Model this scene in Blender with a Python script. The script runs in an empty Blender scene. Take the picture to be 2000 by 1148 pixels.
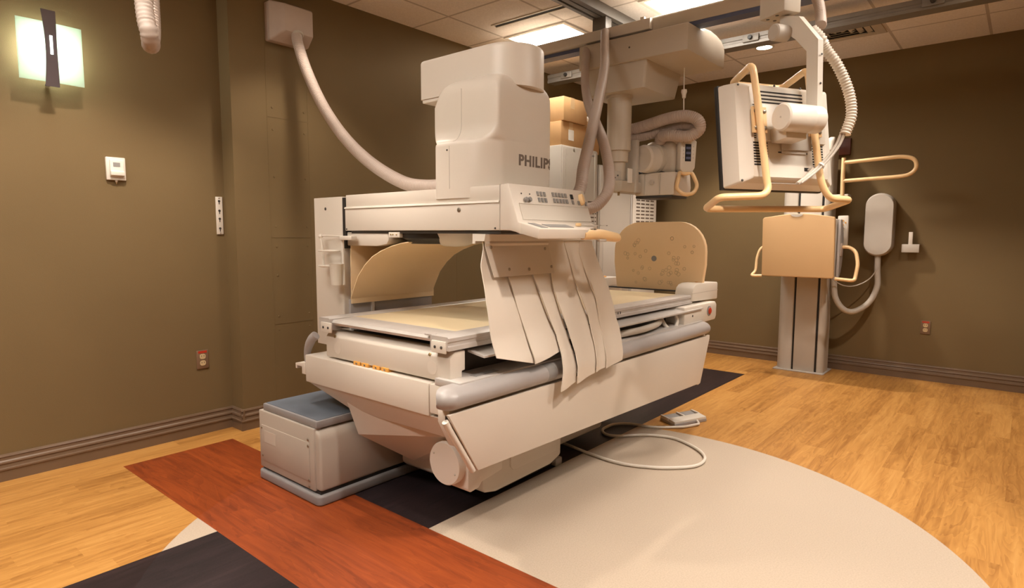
import bpy, bmesh, math, random
from mathutils import Vector, Matrix
random.seed(7)
PI = math.pi
S = bpy.context.scene
COL = S.collection
V = Vector

# ------------------------------------------------------------------ materials
def nodes_of(name):
    m = bpy.data.materials.new(name); m.use_nodes = True
    nt = m.node_tree; nt.nodes.clear()
    out = nt.nodes.new('ShaderNodeOutputMaterial')
    b = nt.nodes.new('ShaderNodeBsdfPrincipled')
    nt.links.new(b.outputs[0], out.inputs[0])
    return m, nt, b, out

def mat(name, col, rough=0.5, metal=0.0, var=0.06, scale=6.0, bump=0.0, bscale=250.0, spec=0.5, coat=0.0):
    m, nt, b, out = nodes_of(name)
    N, L = nt.nodes, nt.links
    tc = N.new('ShaderNodeTexCoord')
    no = N.new('ShaderNodeTexNoise'); no.inputs['Scale'].default_value = scale; no.inputs['Detail'].default_value = 4
    L.new(tc.outputs['Object'], no.inputs['Vector'])
    cr = N.new('ShaderNodeValToRGB')
    a = [max(0, c*(1-var)) for c in col]; z = [min(1, c*(1+var)) for c in col]
    cr.color_ramp.elements[0].position = 0.3; cr.color_ramp.elements[1].position = 0.7
    cr.color_ramp.elements[0].color = (*a, 1); cr.color_ramp.elements[1].color = (*z, 1)
    L.new(no.outputs[0], cr.inputs[0]); L.new(cr.outputs[0], b.inputs['Base Color'])
    b.inputs['Roughness'].default_value = rough; b.inputs['Metallic'].default_value = metal
    b.inputs['Specular IOR Level'].default_value = spec
    b.inputs['Coat Weight'].default_value = coat
    if bump > 0:
        n2 = N.new('ShaderNodeTexNoise'); n2.inputs['Scale'].default_value = bscale
        L.new(tc.outputs['Object'], n2.inputs['Vector'])
        bp = N.new('ShaderNodeBump'); bp.inputs['Strength'].default_value = bump; bp.inputs['Distance'].default_value = 0.002
        L.new(n2.outputs[0], bp.inputs['Height']); L.new(bp.outputs[0], b.inputs['Normal'])
    return m

def emis(name, col, strength):
    m = bpy.data.materials.new(name); m.use_nodes = True
    nt = m.node_tree; nt.nodes.clear()
    out = nt.nodes.new('ShaderNodeOutputMaterial'); e = nt.nodes.new('ShaderNodeEmission')
    e.inputs[0].default_value = (*col, 1); e.inputs[1].default_value = strength
    nt.links.new(e.outputs[0], out.inputs[0]); return m

class NT:
    """small helper for node maths"""
    def __init__(s, nt): s.nt = nt
    def m(s, op, a, b=0.0, c=None):
        n = s.nt.nodes.new('ShaderNodeMath'); n.operation = op
        for i, v in enumerate((a, b) if c is None else (a, b, c)):
            if isinstance(v, (int, float)): n.inputs[i].default_value = v
            else: s.nt.links.new(v, n.inputs[i])
        return n.outputs[0]
    def xyz(s, x, y, z=0.0):
        n = s.nt.nodes.new('ShaderNodeCombineXYZ')
        for i, v in enumerate((x, y, z)):
            if isinstance(v, (int, float)): n.inputs[i].default_value = v
            else: s.nt.links.new(v, n.inputs[i])
        return n.outputs[0]
    def noise(s, vec, scale, detail=3.0, dist=0.0):
        n = s.nt.nodes.new('ShaderNodeTexNoise'); n.inputs['Scale'].default_value = scale
        n.inputs['Detail'].default_value = detail; n.inputs['Distortion'].default_value = dist
        s.nt.links.new(vec, n.inputs['Vector']); return n.outputs[0]
    def white(s, vec):
        n = s.nt.nodes.new('ShaderNodeTexWhiteNoise'); n.noise_dimensions = '3D'
        s.nt.links.new(vec, n.inputs['Vector']); return n.outputs[0]
    def ramp(s, fac, stops):
        n = s.nt.nodes.new('ShaderNodeValToRGB'); e = n.color_ramp.elements
        while len(e) < len(stops): e.new(0.5)
        for i, (p, c) in enumerate(stops): e[i].position = p; e[i].color = (*c, 1)
        s.nt.links.new(fac, n.inputs[0]); return n.outputs[0]
    def mix(s, fac, a, b):
        n = s.nt.nodes.new('ShaderNodeMix'); n.data_type = 'RGBA'
        for i, v in ((0, fac), (6, a), (7, b)):
            if isinstance(v, (int, float)): n.inputs[i].default_value = v
            elif isinstance(v, tuple): n.inputs[i].default_value = (*v, 1)
            else: s.nt.links.new(v, n.inputs[i])
        return n.outputs[2]

def wood(h, u, w, stops, pw, pl, seed):
    """plank wood: u along the grain, w across; returns a colour socket"""
    row = h.m('FLOOR', h.m('DIVIDE', w, pw))
    off = h.white(h.xyz(row, seed))
    cell = h.m('FLOOR', h.m('ADD', h.m('DIVIDE', u, pl), h.m('MULTIPLY', off, 5.0)))
    pv = h.white(h.xyz(row, cell, seed + 3.1))
    shift = h.m('MULTIPLY', pv, 17.0)
    v1 = h.xyz(h.m('ADD', h.m('MULTIPLY', u, 1.6), shift), h.m('MULTIPLY', w, 22.0), seed)
    g1 = h.noise(v1, 1.6, 5.0, 0.6)
    v2 = h.xyz(h.m('ADD', h.m('MULTIPLY', u, 1.1), shift), h.m('MULTIPLY', w, 7.0), seed + 9)
    g2 = h.noise(v2, 1.3, 3.0, 1.2)
    rings = h.m('FRACT', h.m('MULTIPLY', g2, 9.0))
    t = h.m('ADD', h.m('MULTIPLY', g1, 0.62), h.m('MULTIPLY', rings, 0.13))
    t = h.m('ADD', t, h.m('MULTIPLY', h.m('SUBTRACT', pv, 0.5), 0.16))
    return h.ramp(t, stops)

def floor_material():
    m, nt, b, out = nodes_of('vinyl_wood_floor'); h = NT(nt)
    tc = nt.nodes.new('ShaderNodeTexCoord'); sp = nt.nodes.new('ShaderNodeSeparateXYZ')
    nt.links.new(tc.outputs['Object'], sp.inputs[0]); X, Y = sp.outputs[0], sp.outputs[1]
    oak = wood(h, X, Y, [(0.18, (.31, .135, .030)), (0.42, (.48, .235, .060)), (0.72, (.60, .33, .10))], 0.105, 0.95, 1.0)
    red = wood(h, Y, X, [(0.15, (.14, .025, .006)), (0.45, (.27, .053, .011)), (0.80, (.38, .088, .018))], 0.1, 0.95, 5.0)
    drk = wood(h, X, Y, [(0.15, (.010, .007, .008)), (0.45, (.023, .014, .016)), (0.75, (.048, .029, .030))], 0.1, 0.95, 11.0)
    sp_n = h.noise(tc.outputs['Object'], 160.0, 2.0)
    crm = h.ramp(sp_n, [(0.3, (.43, .355, .275)), (0.7, (.50, .415, .325))])
    dx = h.m('SUBTRACT', X, 2.015); dy = h.m('SUBTRACT', Y, 1.45)
    r2 = h.m('ADD', h.m('MULTIPLY', dx, dx), h.m('MULTIPLY', dy, dy))
    inc = h.m('LESS_THAN', r2, 1.579**2)
    col = h.mix(inc, oak, crm)
    ind = h.m('MULTIPLY', h.m('MULTIPLY', h.m('GREATER_THAN', Y, 1.878), h.m('LESS_THAN', Y, 2.54)), h.m('LESS_THAN', X, 5.518))
    col = h.mix(ind, col, drk)
    inr = h.m('MULTIPLY', h.m('MULTIPLY', h.m('GREATER_THAN', X, 1.09), h.m('LESS_THAN', X, 1.685)), h.m('LESS_THAN', Y, 3.655))
    col = h.mix(inr, col, red)
    nt.links.new(col, b.inputs['Base Color'])
    rr = h.m('ADD', 0.34, h.m('MULTIPLY', sp_n, 0.12))
    nt.links.new(h.m('ADD', rr, h.m('MULTIPLY', inc, 0.12)), b.inputs['Roughness'])
    b.inputs['Specular IOR Level'].default_value = 0.35
    return m

def ceiling_material():
    m, nt, b, out = nodes_of('ceiling_tile_grid'); h = NT(nt)
    tc = nt.nodes.new('ShaderNodeTexCoord'); sp = nt.nodes.new('ShaderNodeSeparateXYZ')
    nt.links.new(tc.outputs['Object'], sp.inputs[0]); X, Y = sp.outputs[0], sp.outputs[1]
    def line(c, o):
        f = h.m('FRACT', h.m('ADD', h.m('DIVIDE', h.m('SUBTRACT', c, o), 0.61), 20.5))
        return h.m('LESS_THAN', h.m('ABSOLUTE', h.m('SUBTRACT', f, 0.5)), 0.016)
    ln = h.m('MAXIMUM', line(X, 2.66), line(Y, 0.32))
    n = h.noise(tc.outputs['Object'], 90.0, 4.0)
    tile = h.ramp(n, [(0.35, (.76, .69, .63)), (0.65, (.84, .77, .71))])
    nt.links.new(h.mix(ln, tile, (.50, .43, .37)), b.inputs['Base Color'])
    b.inputs['Roughness'].default_value = 0.9
    bp = nt.nodes.new('ShaderNodeBump'); bp.inputs['Strength'].default_value = 0.5; bp.inputs['Distance'].default_value = 0.006
    nt.links.new(h.m('ADD', h.m('MULTIPLY', ln, -1.0), h.m('MULTIPLY', n, 0.2)), bp.inputs['Height'])
    nt.links.new(bp.outputs[0], b.inputs['Normal'])
    return m

M = {}
M['wall'] = mat('olive_wall_paint', (.175, .121, .055), 0.75, var=0.04, scale=1.5, bump=0.25, bscale=300, spec=0.25)
M['base'] = mat('brown_baseboard', (.165, .108, .068), 0.28, var=0.05)
M['floor'] = floor_material()
M['ceil'] = ceiling_material()
M['white'] = mat('cream_machine_paint', (.66, .597, .52), 0.42, var=0.02, scale=2, bump=0.06, bscale=500)
M['white2'] = mat('warm_white_plastic', (.70, .65, .575), 0.38, var=0.02, scale=3)
M['dusk'] = mat('grey_beige_paint', (.50, .455, .395), 0.5, var=0.03, scale=3)
M['ceilunit'] = mat('beige_gantry_paint', (.52, .455, .37), 0.45, var=0.03, scale=3)
M['hose'] = mat('beige_hose_plastic', (.45, .365, .31), 0.5, var=0.05, scale=8)
M['greyb'] = mat('grey_bumper_plastic', (.36, .335, .325), 0.36, var=0.04, scale=5)
M['grey'] = mat('mid_grey_plastic', (.26, .25, .24), 0.5, var=0.05)
M['dark'] = mat('dark_grey_metal', (.045, .04, .036), 0.5, var=0.1)
M['black'] = mat('black_rubber', (.012, .011, .010), 0.5, var=0.1)
M['alu'] = mat('brushed_aluminium', (.60, .565, .535), 0.34, 0.25, var=0.06, scale=14)
M['alu2'] = mat('dull_aluminium', (.19, .172, .15), 0.45, 0.2, var=0.06, scale=14)
M['tan'] = mat('tan_pad', (.66, .54, .345), 0.45, var=0.02, scale=3)
M['tan2'] = mat('tan_sheet', (.84, .64, .40), 0.5, var=0.03, scale=3)
M['foot'] = mat('tan_footboard', (.80, .58, .335), 0.5, var=0.02, scale=3)
M['yel'] = mat('yellow_handle', (.82, .57, .30), 0.34, var=0.03, scale=5, coat=0.2)
M['orange'] = mat('orange_plastic', (.75, .37, .08), 0.4, var=0.04)
M['bucky'] = mat('tan_bucky_plate', (.61, .385, .185), 0.5, var=0.02, scale=3)
M['mat_blue'] = mat('blue_grey_mat', (.115, .135, .165), 0.55, var=0.22, scale=4, bump=0.2)
M['cab'] = mat('grey_cabinet_paint', (.42, .37, .315), 0.5, var=0.03)
M['lid'] = mat('grey_lid_plastic', (.25, .24, .24), 0.45, var=0.03)
M['steel'] = mat('steel_screw', (.40, .36, .30), 0.35, 0.9, var=0.1)
M['brass'] = mat('brass_screw', (.35, .25, .12), 0.4, 0.8, var=0.1)
M['blue'] = mat('blue_grey_strip', (.085, .105, .19), 0.5, var=0.06)
M['cloth'] = mat('cream_lead_vinyl', (.72, .655, .57), 0.4, var=0.02, scale=5, bump=0.1, bscale=60)
M['cardb'] = mat('brown_cardboard', (.50, .29, .125), 0.8, var=0.06, scale=8)
M['tape'] = mat('packing_tape', (.60, .41, .22), 0.3, var=0.04)
M['paper'] = mat('white_paper', (.78, .75, .70), 0.7, var=0.03)
M['red'] = mat('red_plastic', (.50, .045, .02), 0.35, var=0.08)
M['redwood'] = mat('red_brown_wood', (.10, .024, .012), 0.45, var=0.35, scale=9)
M['plate'] = mat('brown_outlet_plate', (.20, .125, .075), 0.4, var=0.04)
M['ivory'] = mat('ivory_plastic', (.62, .48, .27), 0.4, var=0.03)
M['letter'] = mat('grey_brown_lettering', (.16, .125, .10), 0.5, var=0.04)
M['screen'] = mat('dark_screen', (.02, .022, .032), 0.15, var=0.1)
M['bronze'] = mat('dark_bronze', (.11, .088, .095), 0.4, 0.3, var=0.1)
M['slit'] = mat('brown_vent_slit', (.13, .095, .07), 0.8, var=0.1)
M['shadowgap'] = mat('dark_slot', (.02, .015, .011), 0.8, var=0.1)
M['glass'] = None
def glass():
    m = bpy.data.materials.new('frosted_green_glass'); m.use_nodes = True
    nt = m.node_tree; nt.nodes.clear()
    out = nt.nodes.new('ShaderNodeOutputMaterial'); mx = nt.nodes.new('ShaderNodeMixShader')
    t = nt.nodes.new('ShaderNodeBsdfTranslucent'); t.inputs[0].default_value = (.80, .93, .82, 1)
    d = nt.nodes.new('ShaderNodeBsdfPrincipled'); d.inputs['Base Color'].default_value = (.62, .74, .64, 1); d.inputs['Roughness'].default_value = 0.25
    mx.inputs[0].default_value = 0.35
    nt.links.new(t.outputs[0], mx.inputs[1]); nt.links.new(d.outputs[0], mx.inputs[2]); nt.links.new(mx.outputs[0], out.inputs[0]); return m
M['glass'] = glass()
def clear():
    m, nt, b, out = nodes_of('clear_acrylic')
    b.inputs['Base Color'].default_value = (.95, .93, .9, 1); b.inputs['Roughness'].default_value = 0.05
    b.inputs['Transmission Weight'].default_value = 1.0; b.inputs['IOR'].default_value = 1.3
    return m
M['clear'] = clear()
WARM = (1.0, .86, .74)
M['troff'] = emis('lit_troffer_diffuser', (1.0, .92, .82), 18.0)
M['lamp'] = emis('lit_downlight_lens', (1.0, .86, .64), 14.0)
M['bulb'] = emis('lit_sconce_bulb', (.95, 1.0, .92), 80.0)

# ------------------------------------------------------------------ geometry helpers
def NB(): return bmesh.new()
def add_box(bm, x0, x1, y0, y1, z0, z1, bev=0.0, seg=2):
    r = bmesh.ops.create_cube(bm, size=1.0)['verts']
    for v in r:
        v.co = V(((x0+x1)/2 + v.co.x*(x1-x0), (y0+y1)/2 + v.co.y*(y1-y0), (z0+z1)/2 + v.co.z*(z1-z0)))
    if bev > 0:
        es = list({e for v in r for e in v.link_edges})
        bmesh.ops.bevel(bm, geom=es, offset=bev, segments=seg, profile=0.5, affect='EDGES')
    return bm
def box(*a, **k): return add_box(NB(), *a, **k)
def add_prism(bm, pts, axis, a, b, bev=0.0, seg=2):
    """polygon extruded along an axis from a to b; pts are the two other coordinates in x,y,z order"""
    def P(p, t):
        if axis == 'x': return V((t, p[0], p[1]))
        if axis == 'y': return V((p[0], t, p[1]))
        return V((p[0], p[1], t))
    A = [bm.verts.new(P(p, a)) for p in pts]; B = [bm.verts.new(P(p, b)) for p in pts]
    n = len(pts); fs = [bm.faces.new(A), bm.faces.new(B[::-1])]
    for i in range(n): fs.append(bm.faces.new((A[i], B[i], B[(i+1) % n], A[(i+1) % n])))
    bmesh.ops.recalc_face_normals(bm, faces=fs)
    if bev > 0:
        es = [e for e in {e for f in fs for e in f.edges} if len(e.link_faces) == 2 and e.calc_face_angle(0) > 0.5]
        bmesh.ops.bevel(bm, geom=es, offset=bev, segments=seg, profile=0.5, affect='EDGES', clamp_overlap=True)
    return bm
def prism(*a, **k): return add_prism(NB(), *a, **k)
def frame_of(t):
    t = t.normalized(); up = V((0, 0, 1)) if abs(t.z) < 0.9 else V((1, 0, 0))
    n = t.cross(up).normalized(); return n, t.cross(n).normalized()
def add_sweep(bm, pts, rad, seg=12, closed=False, cap=True):
    pts = [V(p) for p in pts]; n = len(pts); rings = []
    nrm = None
    for i, p in enumerate(pts):
        if closed: t = pts[(i+1) % n] - pts[i-1]
        else: t = pts[min(i+1, n-1)] - pts[max(i-1, 0)]
        if t.length < 1e-9: t = V((0, 0, 1))
        t.normalize()
        if nrm is None: nrm, _ = frame_of(t)
        nrm = (nrm - t*nrm.dot(t)); nrm = nrm.normalized() if nrm.length > 1e-6 else frame_of(t)[0]
        bn = t.cross(nrm); r = rad(i) if callable(rad) else rad
        rings.append([bm.verts.new(p + nrm*(r*math.cos(2*PI*k/seg)) + bn*(r*math.sin(2*PI*k/seg))) for k in range(seg)])
    fs = []
    for i in range(n if closed else n-1):
        A, B = rings[i], rings[(i+1) % n]
        for k in range(seg): fs.append(bm.faces.new((A[k], A[(k+1) % seg], B[(k+1) % seg], B[k])))
    if cap and not closed:
        fs.append(bm.faces.new(rings[0][::-1])); fs.append(bm.faces.new(rings[-1]))
    bmesh.ops.recalc_face_normals(bm, faces=fs)
    return bm
def sweep(*a, **k): return add_sweep(NB(), *a, **k)
def fillet(pts, r, n=6, closed=False):
    pts = [V(p) for p in pts]; out = []; m = len(pts)
    for i, p in enumerate(pts):
        if not closed and i in (0, m-1): out.append(p); continue
        a, b = pts[i-1], pts[(i+1) % m]
        da, db = a-p, b-p; ra = min(r, da.length*0.49); rb = min(r, db.length*0.49)
        A, B = p + da.normalized()*ra, p + db.normalized()*rb
        for k in range(n+1):
            t = k/n; out.append(A*(1-t)**2 + p*2*t*(1-t) + B*t*t)
    return out
def smooth(pts, n=10):
    pts = [V(p) for p in pts]; P = [pts[0]*2-pts[1]] + pts + [pts[-1]*2-pts[-2]]; out = []
    for i in range(1, len(P)-2):
        a, b, c, d = P[i-1:i+3]
        for k in range(n):
            t = k/n
            out.append(0.5*((2*b) + (c-a)*t + (2*a-5*b+4*c-d)*t*t + (3*b-a-3*c+d)*t**3))
    out.append(pts[-1]); return out
def resample(pts, step):
    out = [pts[0].copy()]; acc = 0.0
    for a, b in zip(pts, pts[1:]):
        L = (b-a).length
        while acc + L >= step and L > 1e-9:
            t = (step-acc)/L; a = a.lerp(b, t); out.append(a.copy()); L = (b-a).length; acc = 0.0
        acc += L
    out.append(pts[-1].copy()); return out
def corrugated(bm, pts, r, pitch=0.012, depth=0.1, seg=14, n=12):
    q = resample(smooth(pts, n), pitch/4)
    return add_sweep(bm, q, lambda i: r*(1 - depth*(0.5 if i % 4 in (1, 3) else (1.0 if i % 4 == 2 else 0.0))), seg)
def add_lathe(bm, prof, origin=(0, 0, 0), axis=(0, 0, 1), seg=32):
    """prof: (radius, height) list along the axis"""
    o, ax = V(origin), V(axis).normalized(); n, b = frame_of(ax); rings = []
    for r, hgt in prof:
        c = o + ax*hgt
        rings.append([bm.verts.new(c)] if r < 1e-6 else [bm.verts.new(c + n*(r*math.cos(2*PI*k/seg)) + b*(r*math.sin(2*PI*k/seg))) for k in range(seg)])
    fs = []
    for A, B in zip(rings, rings[1:]):
        for k in range(seg):
            k2 = (k+1) % seg
            if len(A) == 1 and len(B) == 1: continue
            if len(A) == 1: fs.append(bm.faces.new((A[0], B[k2], B[k])))
            elif len(B) == 1: fs.append(bm.faces.new((A[k], A[k2], B[0])))
            else: fs.append(bm.faces.new((A[k], A[k2], B[k2], B[k])))
    if len(rings[0]) > 1: fs.append(bm.faces.new(rings[0][::-1]))
    if len(rings[-1]) > 1: fs.append(bm.faces.new(rings[-1]))
    bmesh.ops.recalc_face_normals(bm, faces=fs)
    return bm
def lathe(*a, **k): return add_lathe(NB(), *a, **k)
def cyl(c, axis, r, l, seg=28, bev=0.0):
    if bev > 0: return lathe([(0, 0), (r-bev, 0), (r, bev), (r, l-bev), (r-bev, l), (0, l)], c, axis, seg)
    return lathe([(r, 0), (r, l)], c, axis, seg)
def add_loft(bm, secs, caps=True):
    rings = [[bm.verts.new(V(p)) for p in s] for s in secs]; n = len(rings[0]); fs = []
    for A, B in zip(rings, rings[1:]):
        for k in range(n): fs.append(bm.faces.new((A[k], A[(k+1) % n], B[(k+1) % n], B[k])))
    if caps: fs += [bm.faces.new(rings[0][::-1]), bm.faces.new(rings[-1])]
    bmesh.ops.recalc_face_normals(bm, faces=fs)
    return bm
def rrect(x0, x1, y0, y1, rs, n=8):
    """rounded rectangle; rs = radii at (x0,y0),(x1,y0),(x1,y1),(x0,y1)"""
    if not isinstance(rs, (tuple, list)): rs = (rs,)*4
    out = []
    for (cx, cy, a0), r in zip(((x0, y0, PI), (x1, y0, 1.5*PI), (x1, y1, 0), (x0, y1, 0.5*PI)), rs):
        ox = cx + (r if cx == x0 else -r); oy = cy + (r if cy == y0 else -r)
        for k in range(n+1):
            a = a0 + 0.5*PI*k/n; out.append((ox + r*math.cos(a), oy + r*math.sin(a)))
    return out
def add_sheet(bm, grid, th):
    """grid[i][j] of points made into a sheet of thickness th along its own normal"""
    n, m = len(grid), len(grid[0]); G = [[V(p) for p in r] for r in grid]
    def nor(i, j):
        a = G[min(i+1, n-1)][j] - G[max(i-1, 0)][j]; b = G[i][min(j+1, m-1)] - G[i][max(j-1, 0)]
        return a.cross(b).normalized()
    T = [[bm.verts.new(G[i][j] + nor(i, j)*th/2) for j in range(m)] for i in range(n)]
    B = [[bm.verts.new(G[i][j] - nor(i, j)*th/2) for j in range(m)] for i in range(n)]
    fs = []
    for i in range(n-1):
        for j in range(m-1):
            fs.append(bm.faces.new((T[i][j], T[i+1][j], T[i+1][j+1], T[i][j+1])))
            fs.append(bm.faces.new((B[i][j], B[i][j+1], B[i+1][j+1], B[i+1][j])))
    for i in range(n-1):
        for j in (0, m-1): fs.append(bm.faces.new((T[i][j], T[i+1][j], B[i+1][j], B[i][j])))
    for j in range(m-1):
        for i in (0, n-1): fs.append(bm.faces.new((T[i][j], T[i][j+1], B[i][j+1], B[i][j])))
    bmesh.ops.recalc_face_normals(bm, faces=fs)
    return bm
def sheet(g, th): return add_sheet(NB(), g, th)

ORG = {}
def obj(name, bm, material, parent=None, sharp=0.6, label=None):
    me = bpy.data.meshes.new(name)
    for f in bm.faces: f.smooth = True
    for e in bm.edges:
        if len(e.link_faces) != 2 or e.calc_face_angle(0) > sharp: e.smooth = False
    o = bpy.data.objects.new(name, me)
    if parent is None:
        bb = [v.co for v in bm.verts]
        lo = V((min(c.x for c in bb), min(c.y for c in bb), min(c.z for c in bb))); hi = V((max(c.x for c in bb), max(c.y for c in bb), max(c.z for c in bb)))
        base = V(((lo.x+hi.x)/2, (lo.y+hi.y)/2, lo.z))
        bmesh.ops.translate(bm, verts=bm.verts, vec=-base); o.location = base; ORG[o.name] = base
    else:
        o.parent = parent; o.location = -ORG[parent.name]; ORG[o.name] = V((0, 0, 0))
    bm.to_mesh(me); bm.free(); me.materials.append(material)
    COL.objects.link(o)
    if parent is None: ORG[o.name] = o.location.copy()
    if label: o['label'] = label
    return o
def sobj(name, bm, material, **k):
    """structure: keeps world coordinates"""
    me = bpy.data.meshes.new(name)
    for f in bm.faces: f.smooth = True
    for e in bm.edges:
        if len(e.link_faces) != 2 or e.calc_face_angle(0) > 0.5: e.smooth = False
    bm.to_mesh(me); bm.free(); me.materials.append(material)
    o = bpy.data.objects.new(name, me); COL.objects.link(o); o['kind'] = 'structure'; return o
def tag(o, label, cat, group=None):
    o['label'] = label; o['category'] = cat
    if group: o['group'] = group
    return o
def thing(name, label, cat, loc, group=None):
    o = bpy.data.objects.new(name, None); COL.objects.link(o); o.empty_display_size = 0.1
    o.location = loc; ORG[o.name] = V(loc); return tag(o, label, cat, group)
def screw(parent, p, axis, r=0.006, m='steel', name='screw'):
    return obj(name, lathe([(r, 0), (r, 0.002), (r*0.6, 0.0035), (0, 0.004)], p, axis, 12), M[m], parent)

# ------------------------------------------------------------------ camera
yaw, pitch, roll = 0.87174851, 0.09656939, -0.00304402
f = V((math.sin(yaw)*math.cos(pitch), math.cos(yaw)*math.cos(pitch), -math.sin(pitch)))
r = f.cross(V((0, 0, 1))).normalized(); d = f.cross(r)
r2 = math.cos(roll)*r + math.sin(roll)*d; d2 = -math.sin(roll)*r + math.cos(roll)*d
cam = bpy.data.cameras.new('camera'); co = bpy.data.objects.new('camera', cam); COL.objects.link(co)
mw = Matrix.Identity(4)
for i in range(3): mw[i][0] = r2[i]; mw[i][1] = -d2[i]; mw[i][2] = -f[i]
mw[0][3], mw[1][3], mw[2][3] = 0, 0, 1.25
co.matrix_world = mw
cam.sensor_width = 36.0; cam.lens = 1191.05/2000*36.0; cam.clip_start = 0.02; cam.clip_end = 60
S.camera = co

# ------------------------------------------------------------------ room
ZC = 2.85; XR = 6.31; YL = 3.90; YB = 3.76; XJ = 1.81; YS = -0.105
sobj('floor', box(-2.0, XR+0.1, -2.0, 4.0, -0.1, 0.0), M['floor'])
sobj('ceiling', box(-2.0, XR+0.1, -2.0, 4.0, ZC, ZC+0.1), M['ceil'])
sobj('wall_left', box(-2.0, XJ, YL, YL+0.1, 0, ZC), M['wall'])
bm = box(XJ, XR+0.1, YB, YB+0.24, 0, ZC)
# painted panel seams and screw heads on the back wall (flush battens)
for sx in (2.04, 2.33, 3.73):
    add_box(bm, sx-0.003, sx+0.003, YB-0.0015, YB+0.01, 0.15, 2.55)
for sz in (0.66, 1.23, 2.0): add_box(bm, 2.04, 2.33, YB-0.0015, YB+0.01, sz-0.003, sz+0.003)
for sx in (2.075, 2.30):
    for sz in (0.62, 0.71, 0.98, 1.17, 1.3, 1.62, 1.92, 2.06):
        add_lathe(bm, [(0.007, 0), (0.006, 0.003), (0, 0.004)], (sx, YB, sz), (0, -1, 0), 10)
sobj('wall_back', bm, M['wall'])
sobj('wall_right', box(XR, XR+0.1, -0.2, YB, 0, ZC), M['wall'])
sobj('wall_side', box(3.4, XR, YS-0.1, YS, 0, ZC), M['wall'])
bm = box(-2.0, 3.4, -2.0, -1.9, 0, ZC); add_box(bm, 3.3, 3.4, -1.9, YS-0.1, 0, ZC)
sobj('wall_front', bm, M['wall'])
sobj('wall_end', box(-2.0, -1.9, -1.9, YL, 0, ZC), M['wall'])
prof = [(0, 0), (.018, 0), (.018, .055), (.023, .058), (.023, .066), (.017, .070), (.014, .085), (.019, .092), (.017, .100), (.010, .106), (.008, .120), (.012, .124), (.008, .134), (0, .136)]
def baseboard(name, runs):
    bm = NB()
    for (ax, a, b, at, s) in runs:
        add_prism(bm, [((at + s*p, z) if ax == 'x' else (at + s*p, z)) for p, z in prof], ax, a, b)
    return sobj(name, bm, M['base'])
baseboard('baseboard_left', [('x', -1.9, XJ, YL, -1), ('y', YB-0.02, YL, XJ, -1)])
baseboard('baseboard_back', [('x', XJ-0.02, XR, YB, -1)])
baseboard('baseboard_right', [('y', YS, YB, XR, -1)])
baseboard('baseboard_side', [('x', 3.4, XR, YS, 1)])

# ------------------------------------------------------------------ ceiling lights, vents
def troffer(x0, x1, y0, y1, label):
    t = thing('ceiling_troffer', label, 'ceiling light', ((x0+x1)/2, (y0+y1)/2, ZC-0.012), 'fluorescent ceiling panels')
    bm = NB()
    for a in ((x0, x1, y0, y0+.03), (x0, x1, y1-.03, y1), (x0, x0+.03, y0+.03, y1-.03), (x1-.03, x1, y0+.03, y1-.03)):
        add_box(bm, *a, ZC-0.012, ZC-0.0005, 0.002)
    obj('light_frame', bm, M['white2'], t)
    obj('light_diffuser', box(x0+.03, x1-.03, y0+.03, y1-.03, ZC-0.008, ZC-0.001), M['troff'], t)
troffer(3.885, 4.485, 2.765, 3.365, 'small square lit ceiling panel above the tower, nearest the back wall')
troffer(3.885, 4.485, 1.545, 2.145, 'square lit ceiling panel above the overhead beam, partly cut off at the frame top')
troffer(0.225, 0.825, 1.545, 2.145, 'square lit ceiling panel over the floor left of the red stripe')
troffer(-0.995, -0.395, 1.245, 2.765, 'long unseen panel, added as fill light, over the far left end of the room')  # out of frame, added as soft fill for the machine's left-facing ends
troffer(2.055, 3.265, -0.895, -0.295, 'long unseen panel, added as fill light, over the near side of the floor circle')  # unseen extra panel, put in to raise diffuse fill on the front faces
def downlight(x, y, power, label, angle=105, blend=0.45):
    t = thing('recessed_downlight', label, 'ceiling light', (x, y, ZC-0.006), 'round recessed downlights')
    obj('trim_ring', lathe([(.062, 0.0058), (.062, .001), (.068, 0), (.080, .002), (.082, .0058)], (x, y, ZC-0.006), (0, 0, 1), 32), M['white2'], t)
    obj('lamp_lens', cyl((x, y, ZC-0.004), (0, 0, 1), .062, .003), M['lamp'], t)
    l = bpy.data.lights.new('downlight_lamp', 'SPOT'); l.energy = power; l.color = WARM; l.spot_size = math.radians(angle); l.spot_blend = blend; l.shadow_soft_size = 0.055
    o = bpy.data.objects.new('downlight_lamp', l); COL.objects.link(o); o.parent = t; o.location = (0, 0, -0.012)
downlight(5.50, 1.82, 120, 'round lit downlight in the ceiling above the wall stand')
downlight(4.55, 0.22, 105, 'round downlight near the right wall corner')
downlight(0.95, 2.95, 115, 'round downlight in front of the wall sconce')
downlight(2.1, 3.1, 35, 'round downlight between the wall and the tower')
downlight(1.55, -0.05, 150, 'round downlight over the floor circle edge')
downlight(2.95, 0.15, 25, 'round downlight over the middle of the floor circle')
downlight(-0.6, 1.6, 50, 'round downlight at the far left end of the room')

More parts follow.
